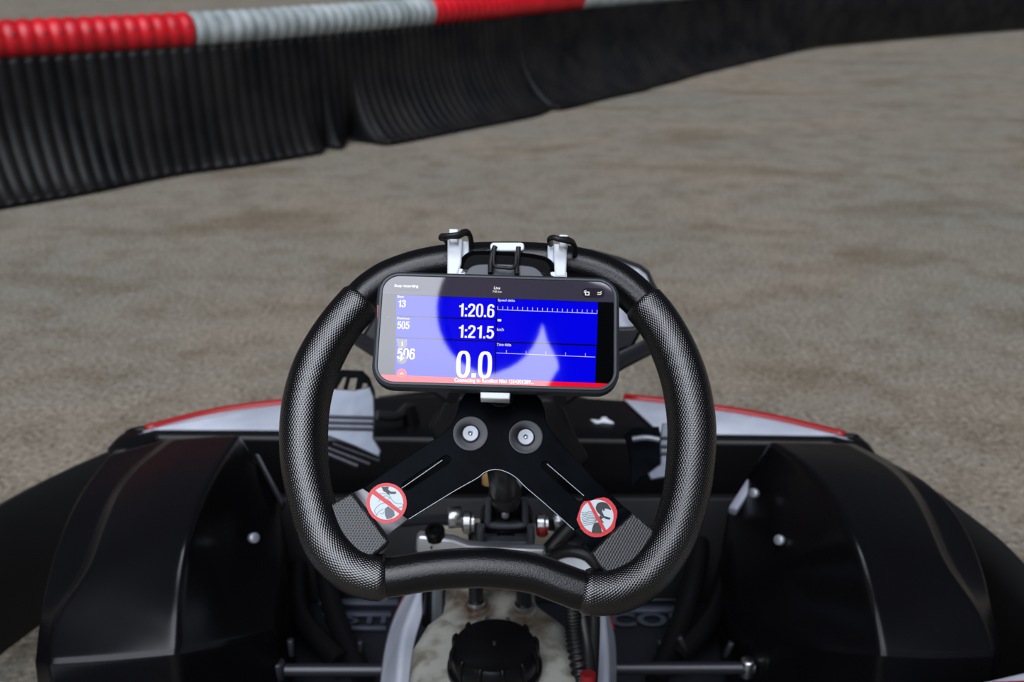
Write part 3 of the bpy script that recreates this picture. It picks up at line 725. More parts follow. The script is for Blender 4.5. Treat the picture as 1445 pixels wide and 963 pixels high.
# ================================================================== STEERING WHEEL
top_px = [(512, 422), (530, 406), (556, 391), (600, 377), (650, 370), (720, 368), (780, 371), (832, 380), (872, 398), (905, 426)]
r_px = [(905, 426), (932, 459), (953, 500), (968, 545), (976, 600), (974, 655), (966, 707), (948, 760), (915, 808), (880, 830), (850, 836), (822, 834)]
b_px = [(822, 834), (790, 823), (750, 809), (690, 802), (640, 803), (600, 807), (547, 815)]
l_px = [(547, 815), (520, 813), (490, 800), (460, 765), (441, 712), (430, 655), (429, 600), (435, 555), (450, 510), (478, 462), (512, 422)]
loop = top_px[:-1] + r_px[:-1] + b_px[:-1] + l_px[:-1]
LP = catmull([W.hit(x, y, 0) for x, y in loop], 12, True)
nT, nR, nB, nL = (len(top_px)-1)*12, (len(r_px)-1)*12, (len(b_px)-1)*12, (len(l_px)-1)*12
def seg_pts(a, n_, ext=0): return [LP[(a+i) % len(LP)] for i in range(-ext, n_+1+ext)]
def rim_piece(name, a, n_, rad, m, parent, ext=0, uva=None):
    P, L_ = resample(seg_pts(a, n_, ext), .003); bm = bmesh.new(); sweep(bm, P, rad, 40, True, WN, uva)
    return autosmooth(obj(name, bm, m, parent), 60)
wheel = rim_piece('steering_wheel', nT+nR, nB, .0139, m_rim, kart, 4)
rim_piece('rim_top', 0, nT, .0145, m_rim, wheel, 4)
def gr(i, f):
    e = min(f, 1-f)
    base_ = .0162 + .0014*math.sin(PI*min(max((f-.1)/.55, 0), 1))
    return base_ - (.0016*(1-min(e/.006, 1)))
g1 = rim_piece('grip', nT, nR, gr, m_grip, wheel, 0, .0036); g1['label'] = 'right dimpled grip'
g2 = rim_piece('grip', nT+nR+nB, nL, lambda i, f: gr(i, 1-f), m_grip, wheel, 0, .0036); g2['label'] = 'left dimpled grip'
# spoke plate
PH = .004
def slot(x0, y0, x1, y1, r, n_=8):
    a = math.atan2(y1-y0, x1-x0); pts = []
    for k in range(n_+1): t_ = a+PI/2+PI*k/n_; pts.append((x0+r*math.cos(t_), y0+r*math.sin(t_)))
    for k in range(n_+1): t_ = a-PI/2+PI*k/n_; pts.append((x1+r*math.cos(t_), y1+r*math.sin(t_)))
    return pts
out_ = [(700, 540), (730, 543), (752, 552), (764, 565), (769, 580), (770, 594), (778, 608), (800, 634), (840, 677), (880, 715),
        (810, 748), (770, 712), (742, 688), (730, 676), (718, 668), (702, 663), (686, 666), (672, 676), (640, 694), (577, 733),
        (512, 689), (560, 655), (600, 628), (622, 614), (637, 600), (644, 585), (648, 568), (658, 553), (675, 543)]
BOLTS = ((664, 612, .0125), (742, 617, .0122), (707, 556, .0105))
def wcirc(x, y, r):      # circle of radius r metres on the plate, in pixels of the plate frame
    u, v = W.uv(x, y, PH); return [(u+r*math.cos(2*PI*k/48), v+r*math.sin(2*PI*k/48)) for k in range(48)]
sp_ = plate('spoke_plate', [[W.uv(x, y, PH) for x, y in q] for q in (out_, slot(630, 649, 574, 686, 5.5), slot(770, 657, 818, 702, 5.5))] + [wcirc(x, y, r*.97) for x, y, r in BOLTS[:2]], W, PH, .005, m_plate, wheel, .0008, px=False)
m_edge_shine = mat('edge_shine_metal', (.30, .32, .35, 1), .35, metal=.8)  # pale metal for thin strips that imitate shine on the plate edges
for e_ in ([(577, 733), (640, 694), (672, 676), (686, 666), (702, 663), (718, 668), (730, 676), (742, 688), (770, 712), (810, 748)],
           [(772, 655), (824, 700)], [(566, 690), (598, 668), (624, 650)]):
    tube('edge_shine', [W.hit(x, y, PH-.0004) for x, y in e_], .00042, m_edge_shine, sp_, 5, 8)
def quad3(name, pts, thick, m, parent):
    nrm = (pts[1]-pts[0]).cross(pts[2]-pts[0]).normalized()
    if nrm.dot(WN) > 0: nrm = -nrm
    return prism(name, pts, nrm*thick, m, parent, .0006)
tl = quad3('bent_end', [W.hit(512, 689, PH), W.hit(577, 733, PH), W.hit(546, 757, PH-.0009), W.hit(498, 695, PH-.0009)], .004, m_tab_lit, wheel)
tr = quad3('bent_end', [W.hit(810, 748, PH), W.hit(880, 715, PH), W.hit(892, 724, PH-.001), W.hit(834, 779, PH-.001)], .004, m_plate, wheel)
# pads that join spokes to the grips
def pad(px, label):
    h0 = .008
    pts = [W.uv(x, y, h0) for x, y in px]
    me = shape2d([pts], W, h0, .018, .002)
    bm = bmesh.new(); bm.from_mesh(me); uvl = bm.loops.layers.uv.verify()
    for f in bm.faces:
        for lp_ in f.loops:
            d = lp_.vert.co - W.o; u, v = d.dot(W.v)/.0036, d.dot(W.u)/.0021
            lp_[uvl].uv = (u+v, u-v)
    bmesh.ops.recalc_face_normals(bm, faces=bm.faces)
    o = obj('spoke_pad', bm, m_pad, wheel, False); o['label'] = label; return o
pad([(462, 714), (496, 695), (549, 764), (540, 775), (525, 786), (500, 790), (475, 765), (462, 735)], 'left dimpled pad')
pad([(834, 781), (893, 723), (923, 747), (925, 770), (905, 795), (880, 812), (858, 811), (845, 800)], 'right dimpled pad')
# countersunk bolts
for x, y, r in BOLTS:
    u, v = W.uv(x, y, PH); M = W.mat(u, v, PH + (0 if r > .011 else .0042))
    dsh = lathe('countersunk_washer', [(r, -.0010), (r, .0004), (r*.95, .0005), (.0066, -.0008), (.0062, -.0036), (.0, -.0040)], M, m_dish, wheel, 48)
    lathe('spoke_bolt', [(.0, -.0020), (.0018, -.0020), (.0018, .0006), (.0054, .0008), (.0060, .0), (.0060, -.0034), (0, -.0034)], M, m_bolt, wheel, 36)
    cyl('bolt_socket', M @ Vector((0, 0, -.0019)), WN, .0012, .0010, m_steel, wheel, 12)

# ---- prohibition stickers
m_sred = mat('sticker_red', srgb(214, 24, 34), .4, spec=.5); m_swhite = mat('sticker_white', srgb(205, 218, 222), .45, spec=.5); m_sblack = mat('sticker_black', (.006, .008, .010, 1), .4)
m_sgrey = mat('sticker_grey', srgb(92, 96, 108), .45)
H0 = PH+.0004
def sub(name, px, h, m, parent): return plate(name, [px], W, h, .0001, m, parent)
def line_px(pts, w_):
    P = [Vector((x, y, 0)) for x, y in pts]; L_, R_ = [], []
    for i, p in enumerate(P):
        t_ = (P[min(i+1, len(P)-1)]-P[max(i-1, 0)]).normalized(); nn = Vector((-t_.y, t_.x, 0))*w_/2
        L_.append((p.x+nn.x, p.y+nn.y)); R_.append((p.x-nn.x, p.y-nn.y))
    return L_ + R_[::-1]
# left sticker: pixel coordinates from the close view (origin 460,660, 8.03 px per pixel)
def a_(pts): return [(460+x/8.03, 660+y/8.03) for x, y in pts]
s1 = plate('warning_sticker', [circ(545.5, 710.3, 28.4, 64)], W, H0, .0003, m_sred, wheel); s1['label'] = 'round red and white sticker with a struck-out hand on the left spoke'
sub('sticker_ground', circ(545.5, 710.2, 23.6, 48), H0+.0002, m_swhite, s1)
sub('sticker_pictogram', a_([(628, 222), (712, 216), (704, 250), (735, 274), (796, 276), (790, 300), (735, 302), (716, 290), (722, 312), (700, 308), (690, 290), (652, 270)]), H0+.0004, m_sblack, s1)
sub('sticker_pictogram', a_([(704, 440), (770, 490), (780, 545), (740, 575), (690, 588), (668, 540), (664, 470)]), H0+.0004, m_sgrey, s1)
for L_ in ([(600, 300), (660, 296), (715, 310), (745, 365), (790, 405), (865, 415), (868, 445), (800, 462)],
           [(600, 390), (610, 360), (650, 330), (690, 322), (725, 345), (700, 362), (740, 400), (775, 440)],
           [(580, 545), (552, 500), (560, 470), (610, 420), (670, 400)], [(575, 540), (600, 500), (650, 470)], [(615, 515), (640, 530), (660, 500)]):
    c3 = [(p.x, p.y) for p in catmull([Vector((x, y, 0)) for x, y in a_(L_)], 4)]
    sub('sticker_line', line_px(c3, .55), H0+.0004, m_sblack, s1)
sub('sticker_slash', a_([(528, 262), (560, 262), (858, 494), (850, 520), (835, 528), (515, 292)]), H0+.0006, m_sred, s1)
# right sticker, worn outline
def b_(pts): return [(790+x/8.03, 680+y/8.03) for x, y in pts]
s2 = plate('warning_sticker', [b_([(420, 190), (500, 178), (545, 192), (590, 230), (625, 275), (650, 330), (648, 400), (632, 450), (622, 520), (585, 565), (530, 600), (470, 625), (400, 632), (340, 618), (280, 580), (235, 530), (212, 480), (190, 430), (205, 380), (222, 330), (240, 270), (275, 222), (330, 218), (370, 210)])], W, H0, .0003, m_sred, wheel)
s2['label'] = 'red and white sticker with a struck-out long-haired head on the right spoke'
sub('sticker_ground', b_([(420+188*math.cos(a), 393+188*math.sin(a)) for a in [2*PI*k/48 for k in range(48)]]), H0+.0002, m_swhite, s2)
sub('sticker_pictogram', b_(smooth_px([(408, 290), (430, 245), (480, 232), (530, 245), (565, 285), (580, 322), (530, 308), (488, 312), (480, 340), (500, 385), (490, 400), (450, 370), (415, 330)], 4)), H0+.0004, m_sblack, s2)
sub('sticker_pictogram', b_([(492, 388), (574, 410), (568, 432), (520, 424), (490, 404)]), H0+.0004, m_sblack, s2)
sub('sticker_pictogram', b_([(455, 380), (500, 410), (470, 425), (502, 470), (470, 460), (440, 420)]), H0+.0004, m_sblack, s2)
sub('sticker_pictogram', b_(smooth_px([(365, 578), (370, 520), (390, 475), (425, 462), (455, 490), (470, 540), (475, 580), (420, 584)], 4)), H0+.0004, m_sblack, s2)
sub('sticker_pictogram', b_(circ(498, 320, 11, 14)), H0+.0005, m_sblack, s2)
for k in range(8):
    y0 = 345+k*20; L_ = [(245+6*(k % 3), y0+4*math.sin(k*2)), (285, y0+12), (330, y0-2), (380, y0+6-k*2), (425, 392+k*5)]
    c3 = [(p.x, p.y) for p in catmull([Vector((x, y, 0)) for x, y in b_(L_)], 4)]
    sub('sticker_line', line_px(c3, .6), H0+.0004, m_sblack, s2)
sub('sticker_slash', b_([(312, 232), (345, 222), (528, 552), (500, 575), (488, 560)]), H0+.0006, m_sred, s2)

# ================================================================== PHONE
cA, cB = W.hit(531, 464, .045), W.hit(872, 474, .045)
pc = W.hit(701.3, 469.3, .045)
P = Frame(pc, cB-cA, WN)
uL = P.uv(528.2, 464.5)[0]; uR = P.uv(874.2, 474)[0]; vT = P.uv(701, 386.8)[1]; vB = P.uv(701, 551.3)[1]
PW, PHt = uR-uL, vT-vB; pcx, pcy = (uL+uR)/2, (vT+vB)/2
phone = empty('smartphone', P.w(pcx, pcy, -.013), 'black-cased smartphone showing blue lap timer screen, held in front of the steering wheel', 'phone')
R0 = .0155
case = link('phone_case', shape2d([rrect(pcx, pcy, PW, PHt, R0)], P, 0, .013, .0022), m_case, phone, True)
autosmooth(case, 40)
ring_o = rrect(pcx, pcy, PW-.0035, PHt-.0035, R0-.0015)
sw, sh = PW-.0082, PHt-.0078
ring_i = rrect(pcx, pcy+.0001, sw, sh, R0-.0038)
link('case_rim', shape2d([ring_o, ring_i], P, .0012, .0014, .0005), m_case, case, False)
btn = plate('side_button', [[(532.6, 431), (534.8, 431), (534.2, 492), (531.8, 492)]], P, .0006, .003, m_orange, case)
def smat(name, c, e=1.0):
    m = mat(name, (0.001, 0.001, 0.001, 1), .03, spec=.5, emit=c, es=e)
    m.node_tree.nodes['Principled BSDF'].inputs['IOR'].default_value = 1.62; return m
k_black = smat('screen_black', (.0008, .0012, .0018, 1)); k_blue = smat('screen_blue', (0, 0, .80, 1)); k_red = smat('screen_red', (.88, .004, .025, 1))
k_white = smat('screen_white', (.96, .96, .98, 1)); k_bar = smat('screen_bar', (.042, .038, .062, 1)); k_pill = smat('screen_pill', (.022, .018, .030, 1))
k_line = smat('screen_line', (.62, .55, .85, 1)); k_grey = smat('screen_grey', (.20, .20, .24, 1)); k_teal = smat('camera_lens', (.01, .06, .07, 1)); k_rbtn = smat('screen_button_red', (.90, .05, .06, 1))
k_soft = smat('screen_soft_white', (.75, .72, .74, 1))
scr = link('screen', shape2d([rrect(pcx, pcy+.0001, sw+.0004, sh+.0004, R0-.0037)], P, .0003, .0002), k_black, phone, False)
lay = [0.00035]
def SS(name, polys, m, h, px=True): return plate(name, polys, P, h, .00004, m, scr, px=px)
# screen-space clip: coordinates u,v inside rounded rect
def clip_rr(pts_uv):
    return pts_uv
inner = rrect(pcx, pcy+.0001, sw, sh, R0-.0038, 16)
def half(poly, a, nn):      # keep the side of the line where (p-a).nn >= 0
    res = []; N = len(poly)
    for i in range(N):
        p, q = poly[i], poly[(i+1) % N]
        dp_ = (p[0]-a[0])*nn[0]+(p[1]-a[1])*nn[1]; dq = (q[0]-a[0])*nn[0]+(q[1]-a[1])*nn[1]
        if dp_ >= 0: res.append(p)
        if dp_*dq < 0:
            t_ = dp_/(dp_-dq); res.append((p[0]+(q[0]-p[0])*t_, p[1]+(q[1]-p[1])*t_))
    return res
def below(poly, x0, y0, x1, y1, keep_above=False):
    a = P.uv(x0, y0); c = P.uv(x1, y1); nn = (c[1]-a[1], -(c[0]-a[0]))
    if keep_above: nn = (-nn[0], -nn[1])
    return half(poly, a, nn)
top_bar = below(inner, 538, 415.5, 866, 427.2, True)
SS('status_bar', [top_bar], k_bar, .00040, False)
red_bar = below(inner, 538, 529.0, 860, 542.0)
SS('alert_bar', [red_bar], k_red, .00044, False)
def q4(a, b, c, d): return [[a, b, c, d]]
SS('lap_tile', q4((559.6, 416.8), (700.2, 421.4), (699.8, 450.6), (559.2, 445.6)), k_blue, .00042)
SS('lap_tile', q4((559.1, 447.2), (699.7, 452.0), (699.3, 481.6), (558.7, 476.0)), k_blue, .00042)
SS('lap_tile', q4((558.6, 477.6), (699.2, 483.0), (698.6, 535.6), (557.8, 530.2)), k_blue, .00042)
SS('delta_tile', q4((701.4, 421.6), (843.9, 426.6), (842.2, 486.6), (700.7, 481.9)), k_blue, .00042)
SS('delta_tile', q4((700.6, 483.6), (841.6, 488.6), (839.8, 541.6), (700.0, 536.0)), k_blue, .00042)
rotp = math.atan2(P.uv(860, 392+.0)[1]-P.uv(545, 382)[1], P.uv(860, 392)[0]-P.uv(545, 382)[0])
def ST(s, x0, y0, x1, y1, m=None, bold=.02, h=.0005, slope=.034):
    """text box from px: left baseline (x0,y0) to right top (x1,y1); the screen's own axes are used"""
    a = P.uv(x0, y0); c = P.uv(x1, y1)
    yb = P.uv((x0+x1)/2, y0+(x1-x0)*slope/2)[1]; yt = P.uv((x0+x1)/2, y1-(x1-x0)*slope/2)[1]
    return fit_text('screen_text', s, P, a[0], c[0], yb, yt, h, m or k_white, scr, 0, bold)
# condensed bold figures drawn as strokes; glyph box 1 x 2
def glyph(ch, wd=.30):
    def st(pts, w_=wd, cm=True):
        P_ = catmull([Vector((x, y, 0)) for x, y in pts], 6) if cm else [Vector((x, y, 0)) for x, y in pts]
        return line_px([(p.x, p.y) for p in P_], w_)
    h = wd/2; t, r_ = 2-h, 1-h
    def ell(cx, cy, a, b_, n_=40, pw=.72):
        res = []
        for k in range(n_):
            c, s_ = math.cos(2*PI*k/n_), math.sin(2*PI*k/n_)
            res.append((cx+a*math.copysign(abs(c)**pw, c), cy+b_*math.copysign(abs(s_)**pw, s_)))
        return res
    if ch == '0': return [[ell(.5, 1, .5, 1.03), ell(.5, 1, .5-wd, .80)]]
    if ch == '1': return [[[(.40, 0), (.72, 0), (.72, 2), (.50, 2), (.42, 1.80), (.30, 1.70), (.10, 1.66), (.10, 1.42), (.40, 1.42)]]]
    if ch == '2': return [[st([(h, 1.38), (.17, 1.66), (.33, 1.84), (.55, 1.86), (.78, 1.72), (.84, 1.42), (.74, 1.12), (.45, .70), (.22, .36), (.17, .14)])], [[(.02, 0), (.98, 0), (.98, .27), (.02, .27)]]]
    if ch == '3': return [[st([(.12, 1.48), (.20, 1.74), (.48, 1.87), (.76, 1.76), (.82, 1.50), (.72, 1.20), (.42, 1.10)])], [st([(.42, 1.08), (.74, .96), (.85, .62), (.74, .26), (.48, .13), (.20, .24), (.10, .55)])]]
    if ch == '5': return [[[(.14, 1.95), (.92, 1.95), (.92, 1.68), (.36, 1.68), (.32, 1.25), (.30, .92), (.05, .95)]], [st([(.20, 1.06), (.42, 1.24), (.66, 1.22), (.84, .98), (.85, .56), (.72, .24), (.48, .13), (.22, .22), (.12, .50)])]]
    if ch == '6': return [[ell(.5, .64, .5, .67), ell(.5, .64, .5-wd, .42)], [st([(.15, .6), (.15, 1.1), (.20, 1.56), (.38, 1.82), (.58, 1.87), (.78, 1.74), (.86, 1.50)])]]
    if ch == ':': return [[[(0, 0), (.3, 0), (.3, .32), (0, .32)]], [[(0, 1.02), (.3, 1.02), (.3, 1.34), (0, 1.34)]]]
    if ch == '.': return [[[(0, 0), (.3, 0), (.3, .32), (0, .32)]]]
def SD(s, x0, y0, x1, y1, h=.0005, slope=.034):
    a = P.uv(x0, y0); c = P.uv(x1, y1)
    yb = P.uv((x0+x1)/2, y0+(x1-x0)*slope/2)[1]; yt = P.uv((x0+x1)/2, y1-(x1-x0)*slope/2)[1]
    ws = [.3 if q in ':.' else (.80 if q == '1' else 1.0) for q in s]; gap = .12
    tot = sum(ws)+gap*(len(s)-1); k = (c[0]-a[0])/tot; x = a[0]
    for q, w_ in zip(s, ws):
        for j, polys in enumerate(glyph(q)):
            off = 0
            plate('screen_figure', [[(x+(px_-off)*k, yb+py_/2*(yt-yb)) for px_, py_ in pl] for pl in polys], P, h+j*.00006, .00004, k_white, scr, px=False)
        x += (w_+gap)*k
SD('1:20.6', 646.5, 446.8, 698, 430.2)
SD('1:21.5', 646, 476.8, 697.3, 460.6)
SD('0.0', 643, 532.6, 695, 497.4)
SD('13', 561.5, 433.8, 573, 424.2)
SD('505', 560.6, 464.4, 578, 454.4)
SD('506', 560, 506.8, 586, 492.6)
ST('Best', 561, 420.8, 570.2, 417.4, k_soft)
ST('Previous', 560.5, 451.2, 578, 448.2, k_soft)
ST('Current', 560, 482, 574.5, 479, k_soft)
ST('Stop recording', 556.5, 406.4, 590.5, 402.6)
ST('Live', 697, 408.8, 706, 405)
ST('748 km', 695, 413.4, 708, 410.8, k_soft)
ST('Speed delta', 702.6, 426.6, 726.6, 422.9, k_soft)
ST('km/h', 701.2, 467.4, 711, 463.4, k_soft)
ST('Time delta', 701, 488.6, 721.4, 485.2, k_soft)
ST('Connecting to RaceBox Mini 1254301289...', 641, 540.6, 753, 537.2, bold=.028)
SS('dash_mark', q4((702.2, 450.6), (707.2, 450.8), (707.2, 453.8), (702.2, 453.6)), k_white, .0005)
def scale_px(x0, y0, x1, y1, ticks, hgt, first=0.0, step=None):
    SS('scale_line', [line_px([(x0, y0), (x1, y1)], .75)], k_line, .0005)
    for tx in ticks:
        ty = y0 + (tx-x0)/(x1-x0)*(y1-y0); SS('tick_mark', [line_px([(tx, ty), (tx+.2, ty-hgt)], .75)], k_line, .0005)
scale_px(702.2, 437.2, 842.6, 442.6, [702.4+7.0*i for i in range(21)], 5)
scale_px(700.4, 498.3, 840, 504.2, [714.4, 742.1, 770, 798, 826], 4.8)
bg_ = [rrect(0, 0, 1, 1, .4)]
def pill(x0, y0, x1, y1, m, h=.00046):
    a, c = P.uv(x0, y0), P.uv(x1, y1); SS('screen_button', [rrect((a[0]+c[0])/2, (a[1]+c[1])/2, abs(c[0]-a[0]), abs(c[1]-a[1]), abs(c[1]-a[1])*.48)], m, h, False)
pill(553, 398.6, 594.5, 410.2, smat('screen_pill_light', (.036, .033, .052, 1))); pill(821.5, 406.6, 853.2, 421.4, k_pill)
for x, y, m in ((567.6, 485.6, k_grey), (567.2, 507.2, k_grey), (566.8, 527.4, k_rbtn)):
    SS('round_button', [circ(x, y, 7.0, 32)], m, .00054)
SS('button_icon', [line_px([(567.7, 482.6), (567.5, 488.8)], 1.5)], k_white, .0006)
SS('button_icon', [line_px([(564.6, 509), (570, 505)], 1.5)], k_white, .0006)
SS('button_icon', [line_px([(564.4, 528.6), (566.8, 526.6), (569.2, 528.8)], 1.0)], k_white, .0006)
SS('button_icon', [[(825.6, 411.6), (831.8, 411.9), (831.7, 417.2), (825.5, 416.9)], [(826.9, 413), (830.6, 413.2), (830.5, 415.9), (826.8, 415.7)]], k_white, .0006)
SS('button_icon', [line_px([(824.4, 413.6), (824.6, 411), (827.6, 410.0)], .8)], k_white, .0006)
for dy in (0, 2.6): SS('button_icon', [line_px([(843, 413.6+dy), (844.8, 412.4+dy), (846.2, 413.6+dy), (849, 411.4+dy)], 1.0)], k_white, .0006)
SS('front_camera', [circ(548.2, 448, 1.9, 20)], k_teal, .0005)

# ================================================================== PHONE MOUNT + TIMING DEVICE
mount = empty('phone_mount', W.hit(710, 372, .02), 'white plastic phone bracket strapped to the top of the steering wheel with rubber bands', 'phone holder')
def wbox(name, px, h, thick, m, parent, bv=.001): return plate(name, [px], W, h, thick, m, parent, bv)
wbox('bracket_post', [(631.5, 338), (652.5, 337), (651, 372), (645, 390), (631, 390)], .031, .016, m_white, mount, .0015)
wbox('bracket_post', [(651, 340), (661.5, 339.5), (661.5, 380), (651, 384)], .026, .012, m_white, mount, .0015)
wbox('bracket_peg', [(633.8, 322.3), (646.4, 322.6), (646.2, 342), (633.6, 342)], .036, .008, m_white, mount, .0015)
wbox('bracket_post', [(781, 343.5), (800.6, 344), (799, 390), (783, 390)], .031, .016, m_white, mount, .0015)
wbox('bracket_post', [(773, 345), (781.5, 345), (781.5, 385), (773, 385)], .026, .012, m_white, mount, .0015)
wbox('bracket_peg', [(789.6, 330.4), (801.6, 331), (801.4, 348), (789.2, 348)], .036, .008, m_white, mount, .0015)
u0, v0 = W.uv(715.8, 346.2, .030)
tabw = abs(W.uv(740, 346, .03)[0]-W.uv(692, 346, .03)[0])
link('bracket_tab', shape2d([rrect(u0, v0-.001, tabw, .0066, .0026)], W, .030, .006, .001), m_white, mount, False)
wbox('bracket_foot', [(678, 553.5), (719.5, 554.5), (719, 563.5), (678, 562)], .044, .014, m_white, mount, .001)
wbox('bracket_back', [(676, 372), (722, 373), (720, 562), (678, 561)], .030, .006, m_white, mount, .001)
wbox('bracket_back', [(632, 378), (800, 384), (800, 410), (632, 404)], .030, .006, m_white, mount, .001)
def band(name, pts, r, parent=mount): return tube(name, [W.hit(x, y, h) for x, y, h in pts], r, m_rubber, parent, 6, 10)
band('rubber_band', [(634, 348, .020), (628, 338, .030), (622.5, 336.5, .036), (624, 333, .042), (634, 332.5, .046), (648, 330.5, .046), (654, 327, .040), (660, 327.5, .034), (664, 336, .026), (665.5, 350, .018)], .0019)
band('rubber_band', [(623, 336, .034), (634, 334.2, .044), (646, 334.2, .044), (656, 330, .036), (661, 331, .03)], .0017)
band('rubber_band', [(777, 345, .030), (775.8, 338, .040), (781, 335.5, .046), (790, 338, .047), (802, 340.5, .044), (808, 343, .036), (811, 350, .026), (811.5, 358, .016)], .0021)
band('rubber_band', [(790, 337, .046), (801, 337.5, .042), (808, 341, .034)], .0017)
band('rubber_band', [(699, 348, .034), (695.5, 356, .034), (692.5, 370, .034), (692, 386, .036)], .0019)
band('rubber_band', [(731.5, 349, .034), (731, 360, .034), (729, 375, .034), (729.5, 388, .036)], .0019)
band('rubber_band', [(697.5, 352, .035), (696.5, 370, .036), (700, 376.5, .037), (712, 378, .037), (723, 378.5, .037), (727.5, 372, .036), (728.5, 356, .035)], .0013)
dev = empty('lap_timer', W.hit(716, 375, .015), 'small black lap timer box behind the top edge of the smartphone', 'lap timer')
dp0 = smooth_px([(645, 392), (645.5, 374), (650, 362), (658, 354.5), (668, 351.5), (690, 351), (730, 353), (762, 357.5), (776, 362.5), (784, 372), (786.5, 384), (786, 398), (715, 400)], 4)
wbox('device_shell', dp0, .030, .022, m_device, dev, .005)
dp1 = smooth_px([(656, 396), (659, 382), (667, 375), (680, 372.6), (712, 372.6), (745, 375), (757, 378.6), (766, 388), (768, 400), (712, 402)], 4)
wbox('device_face', dp1, .0312, .003, m_devtop, dev, .0008)

# ================================================================== PHOTOGRAPHER (outside the frame, mirrored in the phone glass)
def mir(px, py, dist):
    d = ray(px, py).normalized(); h = P.hit(px, py, 0); r = d - 2*d.dot(P.n)*P.n; return h + r*dist
m_cloth = mat('dark_clothing', (.010, .010, .013, 1), .85); m_hair = mat('dark_hair', (.008, .006, .005, 1), .6); m_skin = mat('skin', srgb(196, 150, 126), .5)
DS = 1.0
head = mir(692, 440, DS)
def skin(name, V, E, R, m, parent, lvl=2):
    me = bpy.data.meshes.new(name); me.from_pydata([tuple(v) for v in V], E, []); o = link(name, me, m, parent, False)
    s = o.modifiers.new('skin', 'SKIN'); s.use_smooth_shade = True
    for sv, r in zip(me.skin_vertices[0].data, R): sv.radius = (r, r) if not isinstance(r, tuple) else r
    me.skin_vertices[0].data[0].use_root = True
    subs(o, lvl); return o
person = empty('person', (.42, -.42, 0), 'person in dark clothes leaning over with a camera, mirrored in the phone screen', 'person')
print('HEAD', head, 'arm', mir(840, 560, .75), mir(800, 400, .95))
chest = mir(862, 342, 1.02); hip = Vector((.30, -.52, 1.02)); neck = mir(765, 385, 1.0)
shR = mir(822, 440, .90); shL = Vector((.36, -.24, 1.42))
elR = mir(842, 545, .66); haR = Vector((.075, -.055, .915))
elL = Vector((.22, -.34, 1.10)); haL = Vector((-.075, -.06, .915))
V = [hip, hip.lerp(chest, .5), chest, neck, shR, elR, haR+Vector((.03, -.05, .02)), shL, elL, haL+Vector((-.03, -.05, .02)),
     hip+Vector((.12, .02, -.05)), Vector((.46, -.44, .52)), Vector((.48, -.62, .09)), hip+Vector((-.12, .0, -.05)), Vector((.16, -.52, .52)), Vector((.14, -.70, .09))]
E_ = [(0, 1), (1, 2), (2, 3), (2, 4), (4, 5), (5, 6), (2, 7), (7, 8), (8, 9), (0, 10), (10, 11), (11, 12), (0, 13), (13, 14), (14, 15)]
R = [.15, .13, .15, .06, .062, .05, .034, .07, .05, .034, .095, .065, .045, .095, .065, .045]
skin('body', V, E_, R, m_cloth, person)
# head with a face
bm = bmesh.new(); bmesh.ops.create_uvsphere(bm, u_segments=32, v_segments=24, radius=1)
look = (Vector((0, .65, .55))-head).normalized(); HM = axis_mat(head, look)
for v in bm.verts:
    x, y, z = v.co; s_ = 1 - .18*max(0, -y)*max(0, z+.4)
    q = Vector((x*.076*s_, y*.108, z*.092))
    nose = math.exp(-((x*.076)**2+(y*.108+.012)**2)/.00022); q.z += .020*nose if z > 0 else 0
    for sx in (-1, 1): q.z -= .010*math.exp(-((q.x-sx*.032)**2+(q.y-.012)**2)/.00025) if z > 0 else 0
    mouth = math.exp(-((q.x)**2/.0006+(q.y+.052)**2/.00004)); q.z -= .005*mouth if z > 0 else 0
    v.co = HM @ q
hd = obj('head', bm, m_skin, person)
tube('neck', [neck-(head-neck)*.2, neck.lerp(head, .7)], .055, m_skin, person, smooth_path=False)
bm = bmesh.new(); bmesh.ops.create_uvsphere(bm, u_segments=32, v_segments=20, radius=1)
kill = []
for v in bm.verts:
    if v.co.z > .35 and v.co.y < .62: kill.append(v)
    v.co = HM @ Vector((v.co.x*.087, v.co.y*.104+.004, v.co.z*.102-.006))
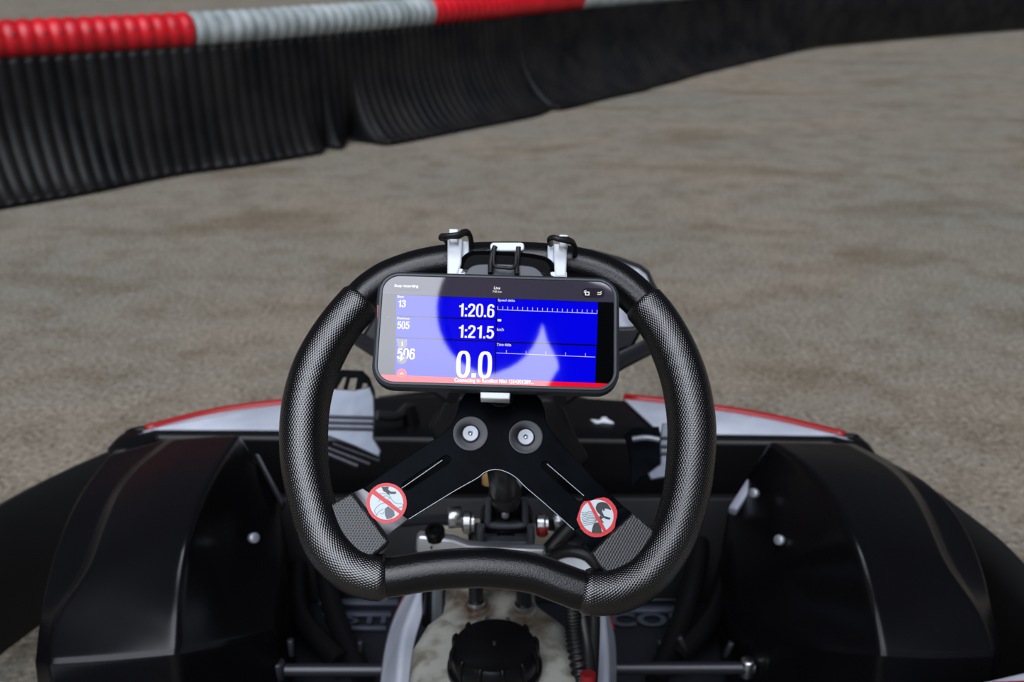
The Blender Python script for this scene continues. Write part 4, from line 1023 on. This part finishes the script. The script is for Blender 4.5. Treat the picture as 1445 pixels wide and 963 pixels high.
bmesh.ops.delete(bm, geom=kill, context='VERTS'); solid(obj('hair', bm, m_hair, person), .01, 0)
for sx in (-1, 1):
    bm = bmesh.new(); bmesh.ops.create_uvsphere(bm, u_segments=12, v_segments=10, radius=1)
    for v in bm.verts: v.co = HM @ Vector((sx*.078+v.co.x*.010, v.co.y*.030-.005, v.co.z*.018))
    obj('ear', bm, m_skin, person)
def hand(h, side):
    V = [h+Vector((side*.03, -.05, .02)), h+Vector((side*.006, -.01, .0))]; E_ = [(0, 1)]; R = [.028, .026]
    for k in range(4):
        b_i = len(V); z_ = .03-.02*k; ln = (1, 1.12, 1.05, .85)[k]
        V += [h+Vector((side*.0, .012, z_)), h+Vector((-side*.016*ln, .030, z_)), h+Vector((-side*.036*ln, .028, z_-.002))]
        E_ += [(1, b_i), (b_i, b_i+1), (b_i+1, b_i+2)]; R += [.0095, .0085, .0075]
    b_i = len(V); V += [h+Vector((-side*.012, -.03, .03)), h+Vector((-side*.034, -.034, .02))]; E_ += [(1, b_i), (b_i, b_i+1)]; R += [.011, .009]
    skin('hand', V, E_, R, m_skin, person, 1)
hand(haR, 1); hand(haL, -1)
for fx, fy in ((.48, -.62), (.14, -.70)):
    bm = bmesh.new(); sweep(bm, catmull([Vector((fx, fy-.07, .045)), Vector((fx, fy, .055)), Vector((fx-.02, fy+.10, .042)), Vector((fx-.04, fy+.18, .030))], 5), lambda i, f: .044-.014*f, 16)
    obj('shoe', bm, m_rubber, person)
cambody = empty('camera', (0, -.075, .90), 'black camera held in both hands by the person', 'camera')
prism('camera_body', [Vector((-.065, -.05, .875)), Vector((.065, -.05, .875)), Vector((.065, -.05, .955)), Vector((.03, -.05, .955)), Vector((.018, -.05, .975)), Vector((-.018, -.05, .975)), Vector((-.03, -.05, .955)), Vector((-.065, -.05, .955))], (0, -.045, 0), m_black, cambody, .005)
lathe('camera_lens', [(.0, -.02), (.030, -.02), (.032, .0), (.032, .022), (.028, .026), (.024, .024), (0, .018)], axis_mat(Vector((0, -.05, .915)), ray(722, 481)), m_black, cambody)
